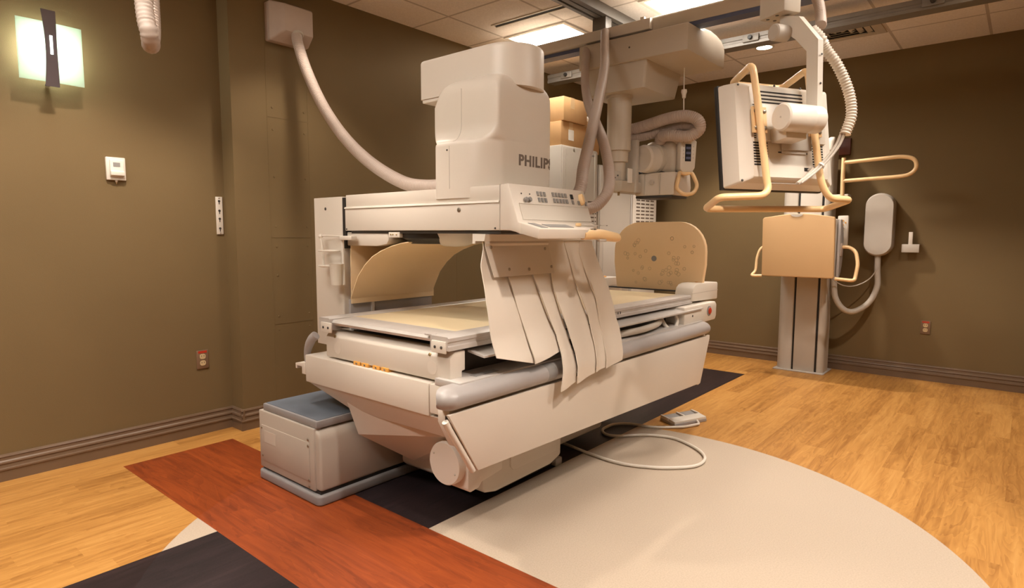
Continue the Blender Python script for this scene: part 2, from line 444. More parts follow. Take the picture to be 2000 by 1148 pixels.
t = thing('ceiling_vent', 'square louvred air vent in the ceiling beside the metal rail', 'vent', (5.41, 1.235, ZC-0.014))
bm = NB()
x0, x1, y0, y1 = 5.125, 5.695, 0.945, 1.525
for a in ((x0, x1, y0, y0+.07), (x0, x1, y1-.07, y1), (x0, x0+.07, y0+.07, y1-.07), (x1-.07, x1, y0+.07, y1-.07)):
    add_box(bm, *a, ZC-0.010, ZC-0.001, 0.002)
obj('vent_frame', bm, M['ceilunit'], t)
obj('vent_throat', box(x0+.07, x1-.07, y0+.07, y1-.07, ZC-0.0035, ZC-0.001), M['shadowgap'], t)
for k in range(4):
    i = 0.078 + 0.053*k; bm = NB()
    for (ax, a, b, at, sg) in (('x', x0+i, x1-i, y0+i, 1), ('x', x0+i, x1-i, y1-i, -1), ('y', y0+i, y1-i, x0+i, 1), ('y', y0+i, y1-i, x1-i, -1)):
        add_prism(bm, [(at, ZC-0.003), (at+sg*.010, ZC-0.003), (at+sg*.036, ZC-0.014), (at+sg*.026, ZC-0.014)], ax, a, b)
    obj('louvre', bm, M['ceilunit'], t)
t = thing('slot_diffuser', 'narrow black slot diffuser in the ceiling beside the lit panel', 'vent', (3.64, 2.88, ZC-0.006))
obj('slot', box(3.62, 3.66, 2.56, 3.24, ZC-0.003, ZC-0.001), M['shadowgap'], t)
bm = box(3.605, 3.62, 2.55, 3.25, ZC-0.007, ZC-0.001); add_box(bm, 3.66, 3.675, 2.55, 3.25, ZC-0.007, ZC-0.001)
obj('slot_trim', bm, M['white2'], t)

# ------------------------------------------------------------------ ceiling rails and bridge
t = thing('ceiling_rail', 'aluminium rail along the ceiling crossing above the overhead beam', 'rail', (2.3, 2.41, 2.78))
pr = [(2.345, 2.78), (2.385, 2.78), (2.385, 2.80), (2.375, 2.80), (2.375, 2.815), (2.405, 2.815), (2.405, 2.80), (2.397, 2.80), (2.397, 2.78), (2.435, 2.78), (2.435, 2.80), (2.427, 2.80), (2.427, 2.815), (2.455, 2.815), (2.455, 2.78), (2.485, 2.78), (2.485, 2.849), (2.345, 2.849)]
obj('rail_profile', prism(pr, 'x', -1.7, 5.6), M['alu2'], t)
for x in (2.72, 3.02, 3.9): screw(t, (x, 2.391, 2.815), (0, 0, -1), 0.012, 'dark', 'rail_bolt')
t = thing('bridge_beam', 'beige overhead beam with a blue strip carrying the tube crane', 'beam', (3.86, 1.75, 2.57))
obj('beam_profile', prism([(3.80, 2.60), (3.80, 2.675), (3.815, 2.69), (3.92, 2.69), (3.92, 2.60)], 'y', -0.05, 3.4, 0.004), M['ceilunit'], t)
obj('beam_strip', box(3.805, 3.90, -0.05, 3.4, 2.575, 2.6005), M['blue'], t, label='blue grey strip under the beam')
obj('beam_cover', prism([(3.758, 2.602), (3.758, 2.672), (3.799, 2.678), (3.799, 2.602)], 'y', 1.985, 3.4, 0.004), M['white'], t)
obj('cover_catch', box(3.762, 3.785, 2.03, 2.06, 2.672, 2.69, 0.003), M['white2'], t)
bm = box(3.82, 3.90, 2.36, 2.47, 2.69, 2.782, 0.004); obj('beam_hanger', bm, M['alu2'], t)
t = thing('bridge_beam', 'grey metal overhead beam with black knobs, nearest the back corner', 'beam', (4.86, 1.75, 2.69))
obj('beam_profile', prism([(4.80, 2.69), (4.80, 2.712), (4.806, 2.716), (4.806, 2.732), (4.80, 2.736), (4.80, 2.765), (4.92, 2.765), (4.92, 2.69)], 'y', -0.05, 3.6), M['alu2'], t)
for y in (3.377, 1.689, 0.55):
    k = obj('beam_clamp', box(4.785, 4.80, y-.06, y+.06, 2.705, 2.755, 0.004), M['alu2'], t)
    obj('knob', cyl((4.785, y, 2.732), (-1, 0, 0), .016, .022, 16, .003), M['black'], k)
bm = box(4.82, 4.90, 2.36, 2.47, 2.765, 2.782); obj('beam_hanger', bm, M['alu2'], t)

# ------------------------------------------------------------------ tube crane
t = thing('xray_tube_crane', 'ceiling-hung x-ray tube with a telescopic column and beige carriage', 'x-ray tube', (3.95, 2.15, 1.53))
obj('carriage_cover', prism([(3.70, 2.402), (3.70, 2.568), (3.93, 2.572), (3.96, 2.592), (4.05, 2.600), (4.15, 2.594), (4.24, 2.578), (4.285, 2.552), (4.30, 2.52), (4.30, 2.402)], 'y', 1.69, 2.50, 0.008), M['ceilunit'], t)
obj('carriage_plate', box(3.96, 4.78, 2.0, 2.40, 2.596, 2.690), M['alu2'], t)
lb = NB()
add_loft(lb, [[(x, y, 2.403) for x, y in rrect(3.725, 4.26, 1.985, 2.46, .02, 3)], [(x, y, 2.225) for x, y in rrect(3.728, 4.20, 2.0, 2.46, .02, 3)]])
obj('winch_cover', lb, M['ceilunit'], t)
screw(t, (3.70, 2.10, 2.49), (-1, 0, 0), 0.006, 'dark')
cx, cy = 3.87, 2.265
obj('column_collar', lathe([(.093, 2.226), (.093, 2.205), (.090, 2.203)], (cx, cy, 0), (0, 0, 1)), M['ceilunit'], t)
obj('column_outer', lathe([(.085, 2.215), (.085, 1.845), (.080, 1.842)], (cx, cy, 0), (0, 0, 1)), M['ceilunit'], t)
obj('column_middle', lathe([(.068, 1.86), (.068, 1.768), (.063, 1.765)], (cx, cy, 0), (0, 0, 1)), M['ceilunit'], t)
obj('column_inner', lathe([(.050, 1.78), (.050, 1.64)], (cx, cy, 0), (0, 0, 1)), M['ceilunit'], t)
k = obj('column_foot', box(cx-.075, cx+.34, cy-.075, cy+.055, 1.555, 1.635, 0.012), M['ceilunit'], t)
obj('gauge_block', box(cx-.058, cx+.04, cy-.04, cy+.05, 1.632, 1.70, 0.004), M['dusk'], k)
for q in range(4): screw(k, (cx-.058, cy+.035-.022*q, 1.655+.014*(q % 2)), (-1, 0, 0), .006, 'dark')
obj('locking_pin', cyl((cx-.04, cy-.03, 1.53), (0, 0, 1), .008, .03, 10), M['brass'], k)
obj('support_plate', box(cx+.10, cx+.14, cy-.09, cy+.05, 1.555, 1.93, 0.008), M['dusk'], t)
obj('inspection_label', box(cx-.01, cx+.055, cy-.083, cy-.079, 1.62, 1.72), M['paper'], t, label='white paper tag')
# tube head
hx, hy = 4.12, 2.10
obj('tube_end_cap', lathe([(0, 0), (.085, 0), (.098, .012), (.10, .10), (.10, .16)], (hx-.10, hy+.06, 1.80), (1, -.25, 0), 32), M['white'], t, label='round pale cap at the end of the tube')
obj('tube_housing', cyl((hx+.0, hy+.05, 1.81), (1, -.35, 0), .118, .36, 36, .02), M['ceilunit'], t)
obj('tube_yoke', box(hx+.02, hx+.16, hy-.13, hy+.10, 1.70, 1.93, 0.03, 3), M['ceilunit'], t)
bm = NB(); corrugated(bm, [(hx-.06, hy+.16, 1.72), (hx-.02, hy+.10, 1.695), (hx+.02, hy, 1.70), (hx+.08, hy-.12, 1.72)], .018, .010, .25, 10)
obj('rotation_boot', bm, M['black'], t)
k = obj('collimator', prism([(hx-.05, 1.535), (hx-.045, 1.70), (hx+.22, 1.70), (hx+.24, 1.60), (hx+.22, 1.535)], 'y', hy-.17, hy+.14, 0.012), M['white'], t)
obj('collimator_base', box(hx-.045, hx+.20, hy-.155, hy+.135, 1.518, 1.537, 0.004), M['dark'], k)
for y in (hy+.06, hy-.06): obj('collimator_groove', box(hx-.053, hx-.045, y-.004, y+.004, 1.545, 1.69), M['dusk'], k)
obj('collimator_knob', cyl((hx-.045, hy, 1.63), (-1, 0, 0), .018, .02, 20, .004), M['dusk'], k)
# control head faces the operator side
CH = [(hx+.02, 1.722), (hx+.02, 1.925), (hx+.035, 1.935), (hx+.135, 1.925), (hx+.145, 1.915), (hx+.135, 1.73), (hx+.115, 1.70), (hx+.04, 1.70)]
n_ctl = len(COL.objects)
k = obj('control_head', prism(CH, 'y', hy-.225, hy-.13, 0.006), M['white2'], t)
s = obj('control_screen', box(hx+.055, hx+.10, hy-.229, hy-.224, 1.775, 1.895), M['screen'], k)
for q in range(3): obj('readout', box(hx+.06, hx+.095, hy-.2305, hy-.2285, 1.79+.035*q, 1.806+.035*q), M['blue'], s)
for q in range(4):
    for x in (hx+.043, hx+.118): obj('button', cyl((x, hy-.2245, 1.80+.026*q), (0, -1, 0), .004, .003, 10), M['dusk'], k)
obj('control_handle', sweep(fillet([(hx+.025, hy-.20, 1.70), (hx-.01, hy-.27, 1.66), (hx-.03, hy-.27, 1.58), (hx+.02, hy-.29, 1.535), (hx+.10, hy-.28, 1.545), (hx+.135, hy-.27, 1.60), (hx+.125, hy-.24, 1.66), (hx+.12, hy-.20, 1.705), (hx+.07, hy-.22, 1.685)], .03, 5, True), .0135, 12, closed=True), M['yel'], t, label='yellow grab handle')

# the control head is turned about its upright towards the room
piv = V((hx+.085, hy-.20, 0)); Rz = Matrix.Translation(piv) @ Matrix.Rotation(math.radians(-38), 4, 'Z') @ Matrix.Translation(-piv)
for o in list(COL.objects)[n_ctl:]:
    if o.type == 'MESH': o.data.transform(Rz)
# hoses of the tube
bm = NB()
corrugated(bm, [(3.99, 2.34, 2.0), (4.06, 2.2, 2.03), (4.08, 2.0, 2.07), (4.09, 1.87, 2.075), (4.11, 1.79, 2.04), (4.13, 1.785, 1.98), (4.12, 1.86, 1.94), (4.1, 1.98, 1.955), (4.12, 2.06, 1.955), (4.14, 2.08, 1.92)], .042, .011, .07, 16)
corrugated(bm, [(4.0, 2.32, 1.945), (4.10, 2.2, 1.97), (4.15, 2.05, 2.0), (4.16, 1.9, 2.02), (4.17, 1.83, 1.99), (4.17, 1.86, 1.95), (4.18, 2.0, 1.93)], .034, .011, .07, 16)
tag(obj('cable_hose', bm, M['hose']), 'bundle of beige hoses looped over the x-ray tube head', 'hose')
t = thing('support_cord', 'thin white cord with a bead holding up the looped hoses', 'cord', (4.09, 1.885, 2.09))
obj('cord_line', sweep([(4.09, 1.888, 2.402), (4.09, 1.886, 2.2), (4.09, 1.883, 2.11)], .004, 8), M['paper'], t)
obj('cord_bead', lathe([(0, 0), (.012, .01), (.014, .03), (.02, .05), (.018, .065), (0, .07)], (4.09, 1.885, 2.19), (0, 0, 1), 16), M['white2'], t)

# ------------------------------------------------------------------ step cabinet
t = thing('step_cabinet', 'grey floor cabinet with a blue-grey mat top under the table end', 'cabinet', (2.0, 2.68, 0))
obj('base_plinth', prism(rrect(1.492, 2.52, 2.405, 2.965, .03, 5), 'z', 0.0, 0.048, 0.010, 3), M['lid'], t)
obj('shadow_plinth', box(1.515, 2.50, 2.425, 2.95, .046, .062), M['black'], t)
obj('end_panel', box(1.503, 1.545, 2.455, 2.957, .060, .357, 0.005), M['cab'], t)
obj('side_cover', prism([(2.418, .062), (2.418, .305), (2.430, .338), (2.455, .352), (2.955, .352), (2.955, .062)], 'x', 1.512, 2.50, 0.014, 3), M['cab'], t)
k = obj('service_panel', box(1.4995, 1.505, 2.49, 2.93, .10, .285, 0.001), M['cab'], t)
for (y, z) in ((2.497, .30), (2.497, .27), (2.497, .105), (2.497, .075), (2.925, .27), (2.925, .125)): screw(k, (1.4995, y, z), (-1, 0, 0), .006)
obj('rating_label', box(1.4985, 1.4996, 2.79, 2.90, .20, .26), M['dusk'], k)
obj('lid', box(1.512, 2.49, 2.442, 2.930, .357, .393, 0.006), M['lid'], t)
obj('lid_mat', box(1.524, 2.48, 2.452, 2.920, .391, .3955, 0.002), M['mat_blue'], t, label='worn blue grey mat')

# ------------------------------------------------------------------ fluoroscopy table
t = T = thing('fluoroscopy_table', 'long cream fluoroscopy table with a grey side bumper and tan top', 'x-ray table', (2.6, 2.1, 0))
obj('pedestal', prism([(1.94, .55), (1.94, .105), (1.965, .085), (2.03, .070), (2.455, .076), (2.545, .105), (2.55, .55)], 'y', 1.80, 2.36, 0.012), M['white'], t)
obj('pedestal_panel', prism([(2.13, .50), (2.13, .16), (2.15, .14), (2.50, .14), (2.50, .50)], 'y', 1.793, 1.802, 0.004), M['white'], t)
obj('floor_foot', prism(rrect(2.12, 2.66, 1.90, 2.38, .04, 4), 'z', 0.0, 0.072, 0.012), M['dark'], t)
obj('floor_bolt_plate', box(2.60, 2.66, 1.87, 1.93, 0, .045, .01), M['greyb'], t)
obj('column_block', box(2.2, 3.2, 1.95, 2.38, .06, .5, .02), M['dusk'], t)
# motor
k = obj('tilt_motor', lathe([(0, 0), (.088, 0), (.092, .006), (.092, .16), (.085, .17), (.085, .30)], (1.70, 1.795, .302), (1, 0, 0), 40), M['white'], t)
for a in (0.5, 3.6): screw(k, (1.70, 1.795+.07*math.cos(a), .302+.07*math.sin(a)), (-1, 0, 0), .004, 'dusk')
obj('motor_bracket', prism([(1.735, .22), (1.735, .205), (1.75, .19), (1.80, .195), (1.82, .215), (1.95, .23), (1.95, .33), (1.735, .33)], 'y', 1.69, 1.80, 0.006), M['white'], t)
# body casing
obj('body_casing', box(1.60, 3.92, 1.775, 2.668, .530, .665, 0.006), M['white'], t)
obj('body_corner_cover', box(1.60, 3.92, 1.605, 1.772, .545, .664, 0.006), M['white'], t)
for (y, z) in ((1.655, .648), (1.715, .618), (1.65, .565)): screw(t, (1.60, y, z), (-1, 0, 0), .006, 'dark')
lo = NB(); add_loft(lo, [[(1.606, 2.655, .532), (1.606, 1.665, .532), (1.690, 1.665, .424), (1.672, 2.39, .424)], [(1.64, 2.65, .532), (1.64, 1.665, .532), (1.73, 1.665, .424), (1.73, 2.385, .424)]])
obj('end_lip', lo, M['white'], t)
hb = NB()
for p in ((1.625, 2.395, .53), (3.80, 2.395, .53), (3.80, 1.70, .53), (1.70, 1.70, .53), (1.66, 2.395, .43), (1.70, 2.385, .300), (1.88, 2.20, .165), (2.02, 2.06, .165), (1.74, 1.72, .42), (2.3, 1.86, .2), (2.9, 2.2, .2), (3.6, 2.3, .40), (3.6, 1.8, .42), (2.3, 2.395, .43)):
    hb.verts.new(p)
bmesh.ops.convex_hull(hb, input=hb.verts)
obj('underside_pan', hb, M['white'], t, 0.2)
obj('side_bracket', prism([(2.668, .565), (2.668, .625), (2.757, .612), (2.757, .585), (2.745, .585), (2.745, .600), (2.70, .600), (2.70, .565)], 'x', 1.60, 1.75, 0.002), M['white'], t)
obj('cable_grip', sweep(smooth([(1.63, 2.70, .62), (1.63, 2.69, .68), (1.63, 2.655, .735), (1.64, 2.63, .76)], 6), lambda i: .012+.010*min(1, i/10), 12), M['greyb'], t)
# drawer-like end box and inner carriage
obj('end_cover', prism([(1.62, .676), (1.685, .676), (1.685, .715), (1.702, .717), (1.702, .797), (1.645, .797), (1.62, .772)], 'y', 1.672, 2.512, 0.004), M['white'], t)
for y in (1.79, 2.44): screw(t, (1.622, y, .776), (-1, 0, .5), .007, 'brass')
for y in (1.775, 2.42): obj('cover_plug', lathe([(.028, 0), (.028, .0007), (0, .0007)], (1.62, y, .725), (-1, 0, 0), 28), M['white'], t)
obj('inner_carriage', box(1.75, 3.75, 1.74, 2.48, .662, .79, .004), M['dark'], t)
for q, y in enumerate((2.27, 2.21, 2.13, 2.07)):
    k = obj('connector', box(1.615, 1.66, y-.025, y+.025, .664, .682, .003), M['orange'], t, label='orange connector block')
    screw(k, (1.615, y, .673), (-1, 0, 0), .005)
# rails and top
pr = [(1.66, .806), (1.66, .822), (1.666, .826), (1.666, .838), (1.66, .842), (1.66, .855), (1.668, .860), (1.755, .860), (1.755, .806)]
obj('side_rail', prism(pr, 'x', 1.60, 3.82), M['alu'], t)
obj('side_rail', prism([(2.45, .806), (2.45, .858), (2.458, .862), (2.53, .862), (2.536, .857), (2.536, .806)], 'x', 1.60, 3.82), M['alu'], t)
obj('end_rail', prism([(1.612, .842), (1.62, .853), (1.742, .857), (1.742, .830), (1.62, .830)], 'y', 1.752, 2.452), M['alu'], t)
for y0, y1 in ((1.672, 1.752), (2.432, 2.515)):
    k = obj('rail_end_cap', box(1.594, 1.603, y0, y1, .795, .842, .003), M['white2'], t)
    for y in (y0+.022, y1-.022): screw(k, (1.594, y, .818), (-1, 0, 0), .006, 'dark')
obj('corner_hook', prism([(1.755, .80), (1.755, .862), (1.795, .862), (1.795, .856), (1.763, .856), (1.763, .80)], 'x', 1.60, 1.63), M['alu'], t)
obj('table_top', box(1.742, 3.82, 1.755, 2.45, .826, .8575, .002), M['tan'], t, label='tan top panel')
obj('lower_rail', prism([(1.60, .768), (1.60, .776), (1.69, .790), (1.69, .782)], 'x', 1.735, 3.86), M['alu'], t)
for q, x in enumerate((2.62, 2.645, 2.86, 2.885)): obj('rail_mark', box(x, x+.005, 1.658, 1.6605, .826, .838), M['dark'], t)
# bumper
bm = NB(); secs = []
def bsec(x, s=1.0):
    return [(x, 1.61 - .060*math.cos(a)*s if abs(a) < PI/2+.01 else 1.61, .642 + .044*math.sin(a)*s) for a in [PI/2 - PI*q/14 for q in range(15)]] + [(x, 1.61+.03*s, .642-.044*s), (x, 1.61+.03*s, .642+.044*s)]
k = obj('side_bumper', add_loft(bm, [bsec(1.548), bsec(3.86)]), M['greyb'], t, label='grey rounded side bumper')
obj('bumper_end', add_loft(NB(), [bsec(1.548-.055*math.sin(a), max(.05, math.cos(a))) for a in [0, .25, .5, .75, 1.0, 1.2, 1.35, 1.5]]), M['greyb'], k)
obj('bumper_end', add_loft(NB(), [bsec(3.86+.055*math.sin(a), max(.05, math.cos(a))) for a in [0, .25, .5, .75, 1.0, 1.2, 1.35, 1.5]]), M['greyb'], k)
obj('bumper_joint', add_loft(NB(), [[(x, y, z) for (_, y, z) in bsec(x, 1.012)] for x in (2.10, 2.16)]), M['grey'], k)
obj('deck_strip', box(1.60, 3.86, 1.60, 1.74, .664, .692, .003), M['alu'], t)
obj('deck_label', box(1.72, 1.86, 1.63, 1.665, .6915, .6935), M['grey'], t)
# skirt
sk = [(1.515, .592), (1.672, .338), (3.752, .290), (3.752, .283), (3.79, .29), (3.918, .568), (3.918, .592)]
obj('skirt_panel', prism(sk, 'y', 1.574, 1.590, 0.003), M['white'], t)
obj('skirt_edge', sweep([(1.515, 1.592, .565), (1.535, 1.592, .53), (1.66, 1.592, .338)], .013, 12), M['white2'], t)
obj('skirt_bracket', prism([(1.545, .60), (1.545, .545), (1.60, .44), (1.625, .44), (1.625, .60)], 'y', 1.60, 1.665, 0.004), M['white'], t)
obj('skirt_slot', box(1.543, 1.55, 1.603, 1.622, .545, .575), M['black'], t)
# foot end
eb = [(3.80, .818), (3.80, .872), (3.815, .905), (3.85, .925), (3.90, .932), (4.215, .925), (4.225, .915), (4.225, .812), (4.215, .806)]
for y0, y1 in ((1.652, 1.775), (2.42, 2.54)):
    k = obj('end_clamp', prism(eb, 'y', y0, y1, 0.006), M['white2'], t)
    obj('clamp_groove', box(3.799, 4.226, y0-.001, y0+.004, .868, .871), M['dusk'], k)
    obj('clamp_lever', lathe([(0, 0), (.03, .002), (.033, .007), (.02, .012), (0, .013)], (4.03, (y0+y1)/2, .927), (0, 0, 1), 20), M['orange'], k, label='orange release lever')
k = obj('stop_button_box', prism([(3.60, .672), (3.60, .80), (4.10, .80), (4.118, .78), (4.118, .70), (4.10, .675)], 'y', 1.612, 1.80, 0.010), M['white2'], t)
obj('stop_button_ring', lathe([(.034, 0), (.034, .003), (.028, .005)], (3.985, 1.612, .745), (0, -1, 0), 28), M['grey'], k)
obj('stop_button', lathe([(.024, 0), (.022, .012), (.012, .017), (0, .018)], (3.985, 1.614, .745), (0, -1, 0), 24), M['red'], k, label='red stop button')
screw(k, (3.72, 1.612, .735), (0, -1, 0), .007, 'dark')
obj('rail_hook', sweep(fillet([(3.43, 1.70, .765), (3.43, 1.66, .70), (3.47, 1.64, .665), (3.53, 1.64, .672), (3.56, 1.64, .72), (3.55, 1.65, .76)], .03, 5), .012, 10), M['white2'], t)
obj('stored_cable', sweep(smooth([(2.75, 1.72, .695), (2.9, 1.64, .72), (3.1, 1.62, .725), (3.3, 1.64, .735), (3.4, 1.70, .75)], 8), .019, 12), M['dusk'], t)

# footboard stands on the table end
t = thing('footboard', 'tan footboard with rounded top corners upright at the far table end', 'footboard', (4.02, 2.02, .86))
pts = [(1.68, .862), (1.655, 1.05)] + [(1.655+.20-.20*math.cos(a), 1.14+.205*math.sin(a)) for a in [q*PI/2/8 for q in range(9)]] + [(2.36-.20+.20*math.sin(a), 1.14+.205*math.cos(a)) for a in [q*PI/2/8 for q in range(9)]] + [(2.36, 1.05), (2.335, .862)]
obj('board', prism(pts, 'x', 4.0, 4.035, 0.006, 3), M['foot'], t)
obj('board_hole', lathe([(.020, 0), (.020, .002), (.012, .0025), (.012, .001), (0, .001)], (4.0, 2.035, 1.085), (-1, 0, 0), 24), M['grey'], t)
obj('board_foot', box(3.992, 4.045, 1.76, 2.40, .858, .868), M['dark'], t)
bm = NB(); random.seed(3)
for q in range(46):
    c = random.choice([(1.83, 1.16), (1.90, 1.03), (2.2, 1.15), (2.15, .97), (1.95, .97)])
    y, z, rr = c[0]+random.uniform(-.10, .10), c[1]+random.uniform(-.07, .07), random.uniform(.008, .014)
    add_sweep(bm, [(3.9998, y+rr*math.cos(a), z+rr*math.sin(a)) for a in [PI*2*i/12 for i in range(12)]], .0017, 4, closed=True)
M['scuff'] = mat('faint_scuff', (.56, .41, .24), 0.6, var=0.1)
o = obj('scuff_marks', bm, M['scuff'], t); o['kind'] = 'stuff'

# ------------------------------------------------------------------ imaging tower (column, beam, console, head)
t = thing('imaging_tower', 'cream imaging tower with a beam, sloping control console and lettered housing', 'x-ray tower', (2.08, 2.6, 0.66))
obj('tower_column', prism(rrect(1.80, 2.40, 2.625, 2.876, .01, 3), 'z', .672, 1.437, 0.006), M['white'], t)
obj('tower_gap', box(1.806, 2.39, 2.600, 2.627, 1.18, 1.432), M['shadowgap'], t)
obj('tower_panel', box(1.83, 2.39, 2.598, 2.606, .90, 1.24, .002), M['tan2'], t, label='tan front panel')
obj('tower_lower_panel', box(1.83, 2.385, 2.610, 2.63, .675, .92, .002), M['greyb'], t)
obj('tower_lower_post', box(1.955, 1.975, 2.602, 2.612, .675, .90, .002), M['alu'], t)
screw(t, (1.80, 2.765, 1.38), (-1, 0, 0), .008, 'dark')
# beam
bp = [(1.577, 1.266), (1.577, 1.441), (1.59, 1.443), (2.585, 1.443), (2.597, 1.436), (2.597, 1.266)]
obj('beam_body', box(1.80, 2.312, 1.579, 2.597, 1.268, 1.378, .003), M['white'], t)
obj('beam_upper', box(1.806, 2.312, 1.579, 2.597, 1.381, 1.443, .003), M['white'], t)
obj('beam_ledge', prism([(1.795, 1.376), (1.798, 1.383), (1.812, 1.387), (1.812, 1.376)], 'y', 1.579, 2.597), M['white2'], t)
screw(t, (1.80, 1.80, 1.352), (-1, 0, 0), .010, 'steel'); screw(t, (1.80, 1.60, 1.276), (-1, 0, 0), .004, 'dark'); screw(t, (1.80, 2.585, 1.276), (-1, 0, 0), .004, 'dark')
obj('beam_underplate', box(1.81, 2.30, 1.58, 2.56, 1.255, 1.269), M['dark'], t)
obj('sheet_block', prism([(2.60, 1.195), (2.60, 1.262), (2.28, 1.262), (2.275, 1.225), (2.29, 1.205), (2.36, 1.195)], 'x', 1.812, 2.30, 0.004), M['white'], t)
obj('block_latch', box(1.806, 1.83, 2.19, 2.268, 1.236, 1.262, .003), M['white2'], t)
for y in (2.21, 2.235, 2.25): screw(t, (1.806, y, 1.25), (-1, 0, 0), .004, 'brass')
# curved sheet below the beam
cy_ = [(2.600, .926), (2.575, .975), (2.535, 1.045), (2.48, 1.10), (2.42, 1.142), (2.35, 1.172), (2.27, 1.196), (2.20, 1.210), (2.15, 1.216)]
obj('curved_sheet', sheet([[(1.825 + .555*j/6, y, z) for j in range(7)] for y, z in cy_], .004), M['tan2'], t, label='curved tan sheet below the beam')
obj('cone_opening', lathe([(.165, 0), (.16, -.025), (.12, -.05)], (1.975, 2.12, 1.258), (0, 0, 1), 36), M['black'], t)
obj('compression_cone', lathe([(.125, 0), (.112, -.03), (.085, -.052), (.05, -.064), (0, -.067)], (1.985, 2.01, 1.262), (0, 0, 1), 36), M['white2'], t)
# console
cs = [(1.577, 1.444), (1.533, 1.447), (1.484, 1.299), (1.40, 1.279), (1.384, 1.272), (1.394, 1.236), (1.405, 1.233), (1.50, 1.262), (1.53, 1.268), (1.577, 1.268)]
K = obj('console_body', prism(cs[:3] + [(1.47, 1.2955), (1.47, 1.252)] + cs[7:], 'x', 1.80, 2.318, 0.004), M['white'], t)
sh = NB(); add_loft(sh, [[(1.80, 1.475, z0), (1.80, 1.475, z0-.042), (1.80, 1.386, z1-.038), (1.80, 1.380, z1)] for z0, z1 in ((1.297, 1.273),)] + [[(2.125, 1.475, 1.297), (2.125, 1.475, 1.255), (2.125, 1.386, 1.235), (2.125, 1.380, 1.273)], [(2.312, 1.475, 1.297), (2.312, 1.475, 1.262), (2.312, 1.455, 1.258), (2.312, 1.452, 1.291)]])
bmesh.ops.bevel(sh, geom=[e for e in sh.edges if e.calc_face_angle(0) > .6], offset=.004, segments=2, profile=.5, affect='EDGES')
obj('console_shelf', sh, M['white'], t)
obj('console_seam', prism([(1.5775, 1.267), (1.5775, 1.445), (1.5745, 1.445), (1.5745, 1.267)], 'x', 1.7985, 2.0), M['dusk'], t)
def pan(x, s, off=0.0):     # point on the sloping panel
    nrm = V((0, -.146, .049)).normalized()
    return V((x, 1.531 - .049*s, 1.443 - .146*s)) + nrm*off
def pad(x0, x1, s0, s1, th):
    bm = NB(); P = [pan(x0, s0), pan(x1, s0), pan(x1, s1), pan(x0, s1)]; Q = [pan(x0, s0, th), pan(x1, s0, th), pan(x1, s1, th), pan(x0, s1, th)]
    return add_loft(bm, [P, Q])
obj('panel_recess', pad(1.832, 2.315, .50, .92, .0015), M['white2'], K)
obj('panel_lip', pad(1.832, 2.315, .485, .50, .004), M['white2'], K)
for i in range(3):
    for j in range(2): obj('button', pad(1.962+.022*i, 1.975+.022*i, .13+.17*j, .25+.17*j, .003), M['grey'], K)
for i in range(5):
    for j in range(2): obj('button', pad(2.066+.0225*i, 2.080+.0225*i, .12+.17*j, .24+.17*j, .003), M['grey'], K)
for x, s_ in ((2.20, .36), (2.30, .38), (2.245, .37)): obj('button', pad(x, x+.013, s_-.06, s_+.06, .003), M['grey'], K)
obj('exposure_display', pad(2.198, 2.216, .13, .27, .003), M['black'], K)
for x, s_ in ((1.877, .39), (1.900, .38)): obj('rotary_knob', cyl(pan(x, s_), (0, -.146, .049), .010, .012, 16, .002), M['grey'], K)
for x, s_ in ((1.862, .22), (1.914, .22)): obj('indicator', cyl(pan(x, s_), (0, -.146, .049), .003, .002, 10), M['dark'], K)
bm = NB(); add_loft(bm, [[pan(2.272+a*math.cos(q), .27+b*math.sin(q), o_) for q in [2*PI*i/16 for i in range(16)]] for a, b, o_ in ((.013, .17, 0), (.012, .16, .012), (.007, .14, .017))])
obj('tilt_knob', bm, M['yel'], K, label='yellow tilt knob')
def shelf(x, y, o=0.0): return V((x, y, 1.2965 - (1.47-y)*.262 + o))
for (x0, x1, y0, y1) in ((1.832, 1.872, 1.395, 1.462), (1.90, 2.06, 1.405, 1.448)):
    bm = NB(); add_loft(bm, [[shelf(x0, y0), shelf(x1, y0), shelf(x1, y1), shelf(x0, y1)], [shelf(x0, y0, .002), shelf(x1, y0, .002), shelf(x1, y1, .002), shelf(x0, y1, .002)]])
    obj('shelf_display', bm, M['grey'], K)
# orange grip at the right of the shelf
bm = NB(); add_loft(bm, [[(x, 1.396+dy+.020*math.cos(a)*s, 1.250+dz+.022*math.sin(a)*s) for a in [2*PI*i/16 for i in range(16)]] for x, s, dy, dz in ((2.11, .85, 0, 0), (2.16, 1.0, 0, .002), (2.19, .85, 0, .002), (2.22, 1.05, -.002, .003), (2.26, 1.1, -.004, 0), (2.36, .95, -.012, -.010), (2.375, .7, -.013, -.012))])
g = obj('drive_handle', bm, M['yel'], t, label='yellow drive handle')
obj('handle_screw', cyl((2.175, 1.395, 1.272), (0, 0, 1), .006, .005, 12), M['steel'], g)
obj('handle_screw', cyl((2.20, 1.395, 1.272), (0, 0, 1), .006, .005, 12), M['steel'], g)
obj('handle_trigger', box(2.205, 2.26, 1.372, 1.385, 1.222, 1.233, .003), M['dusk'], g)
obj('handle_catch', box(2.118, 2.138, 1.42, 1.44, 1.286, 1.300, .004), M['yel'], t)
obj('clear_guard', prism([(2.14, 1.43), (2.31, 1.40), (2.33, 1.43), (2.16, 1.46)], 'z', 1.290, 1.293), M['clear'], t)
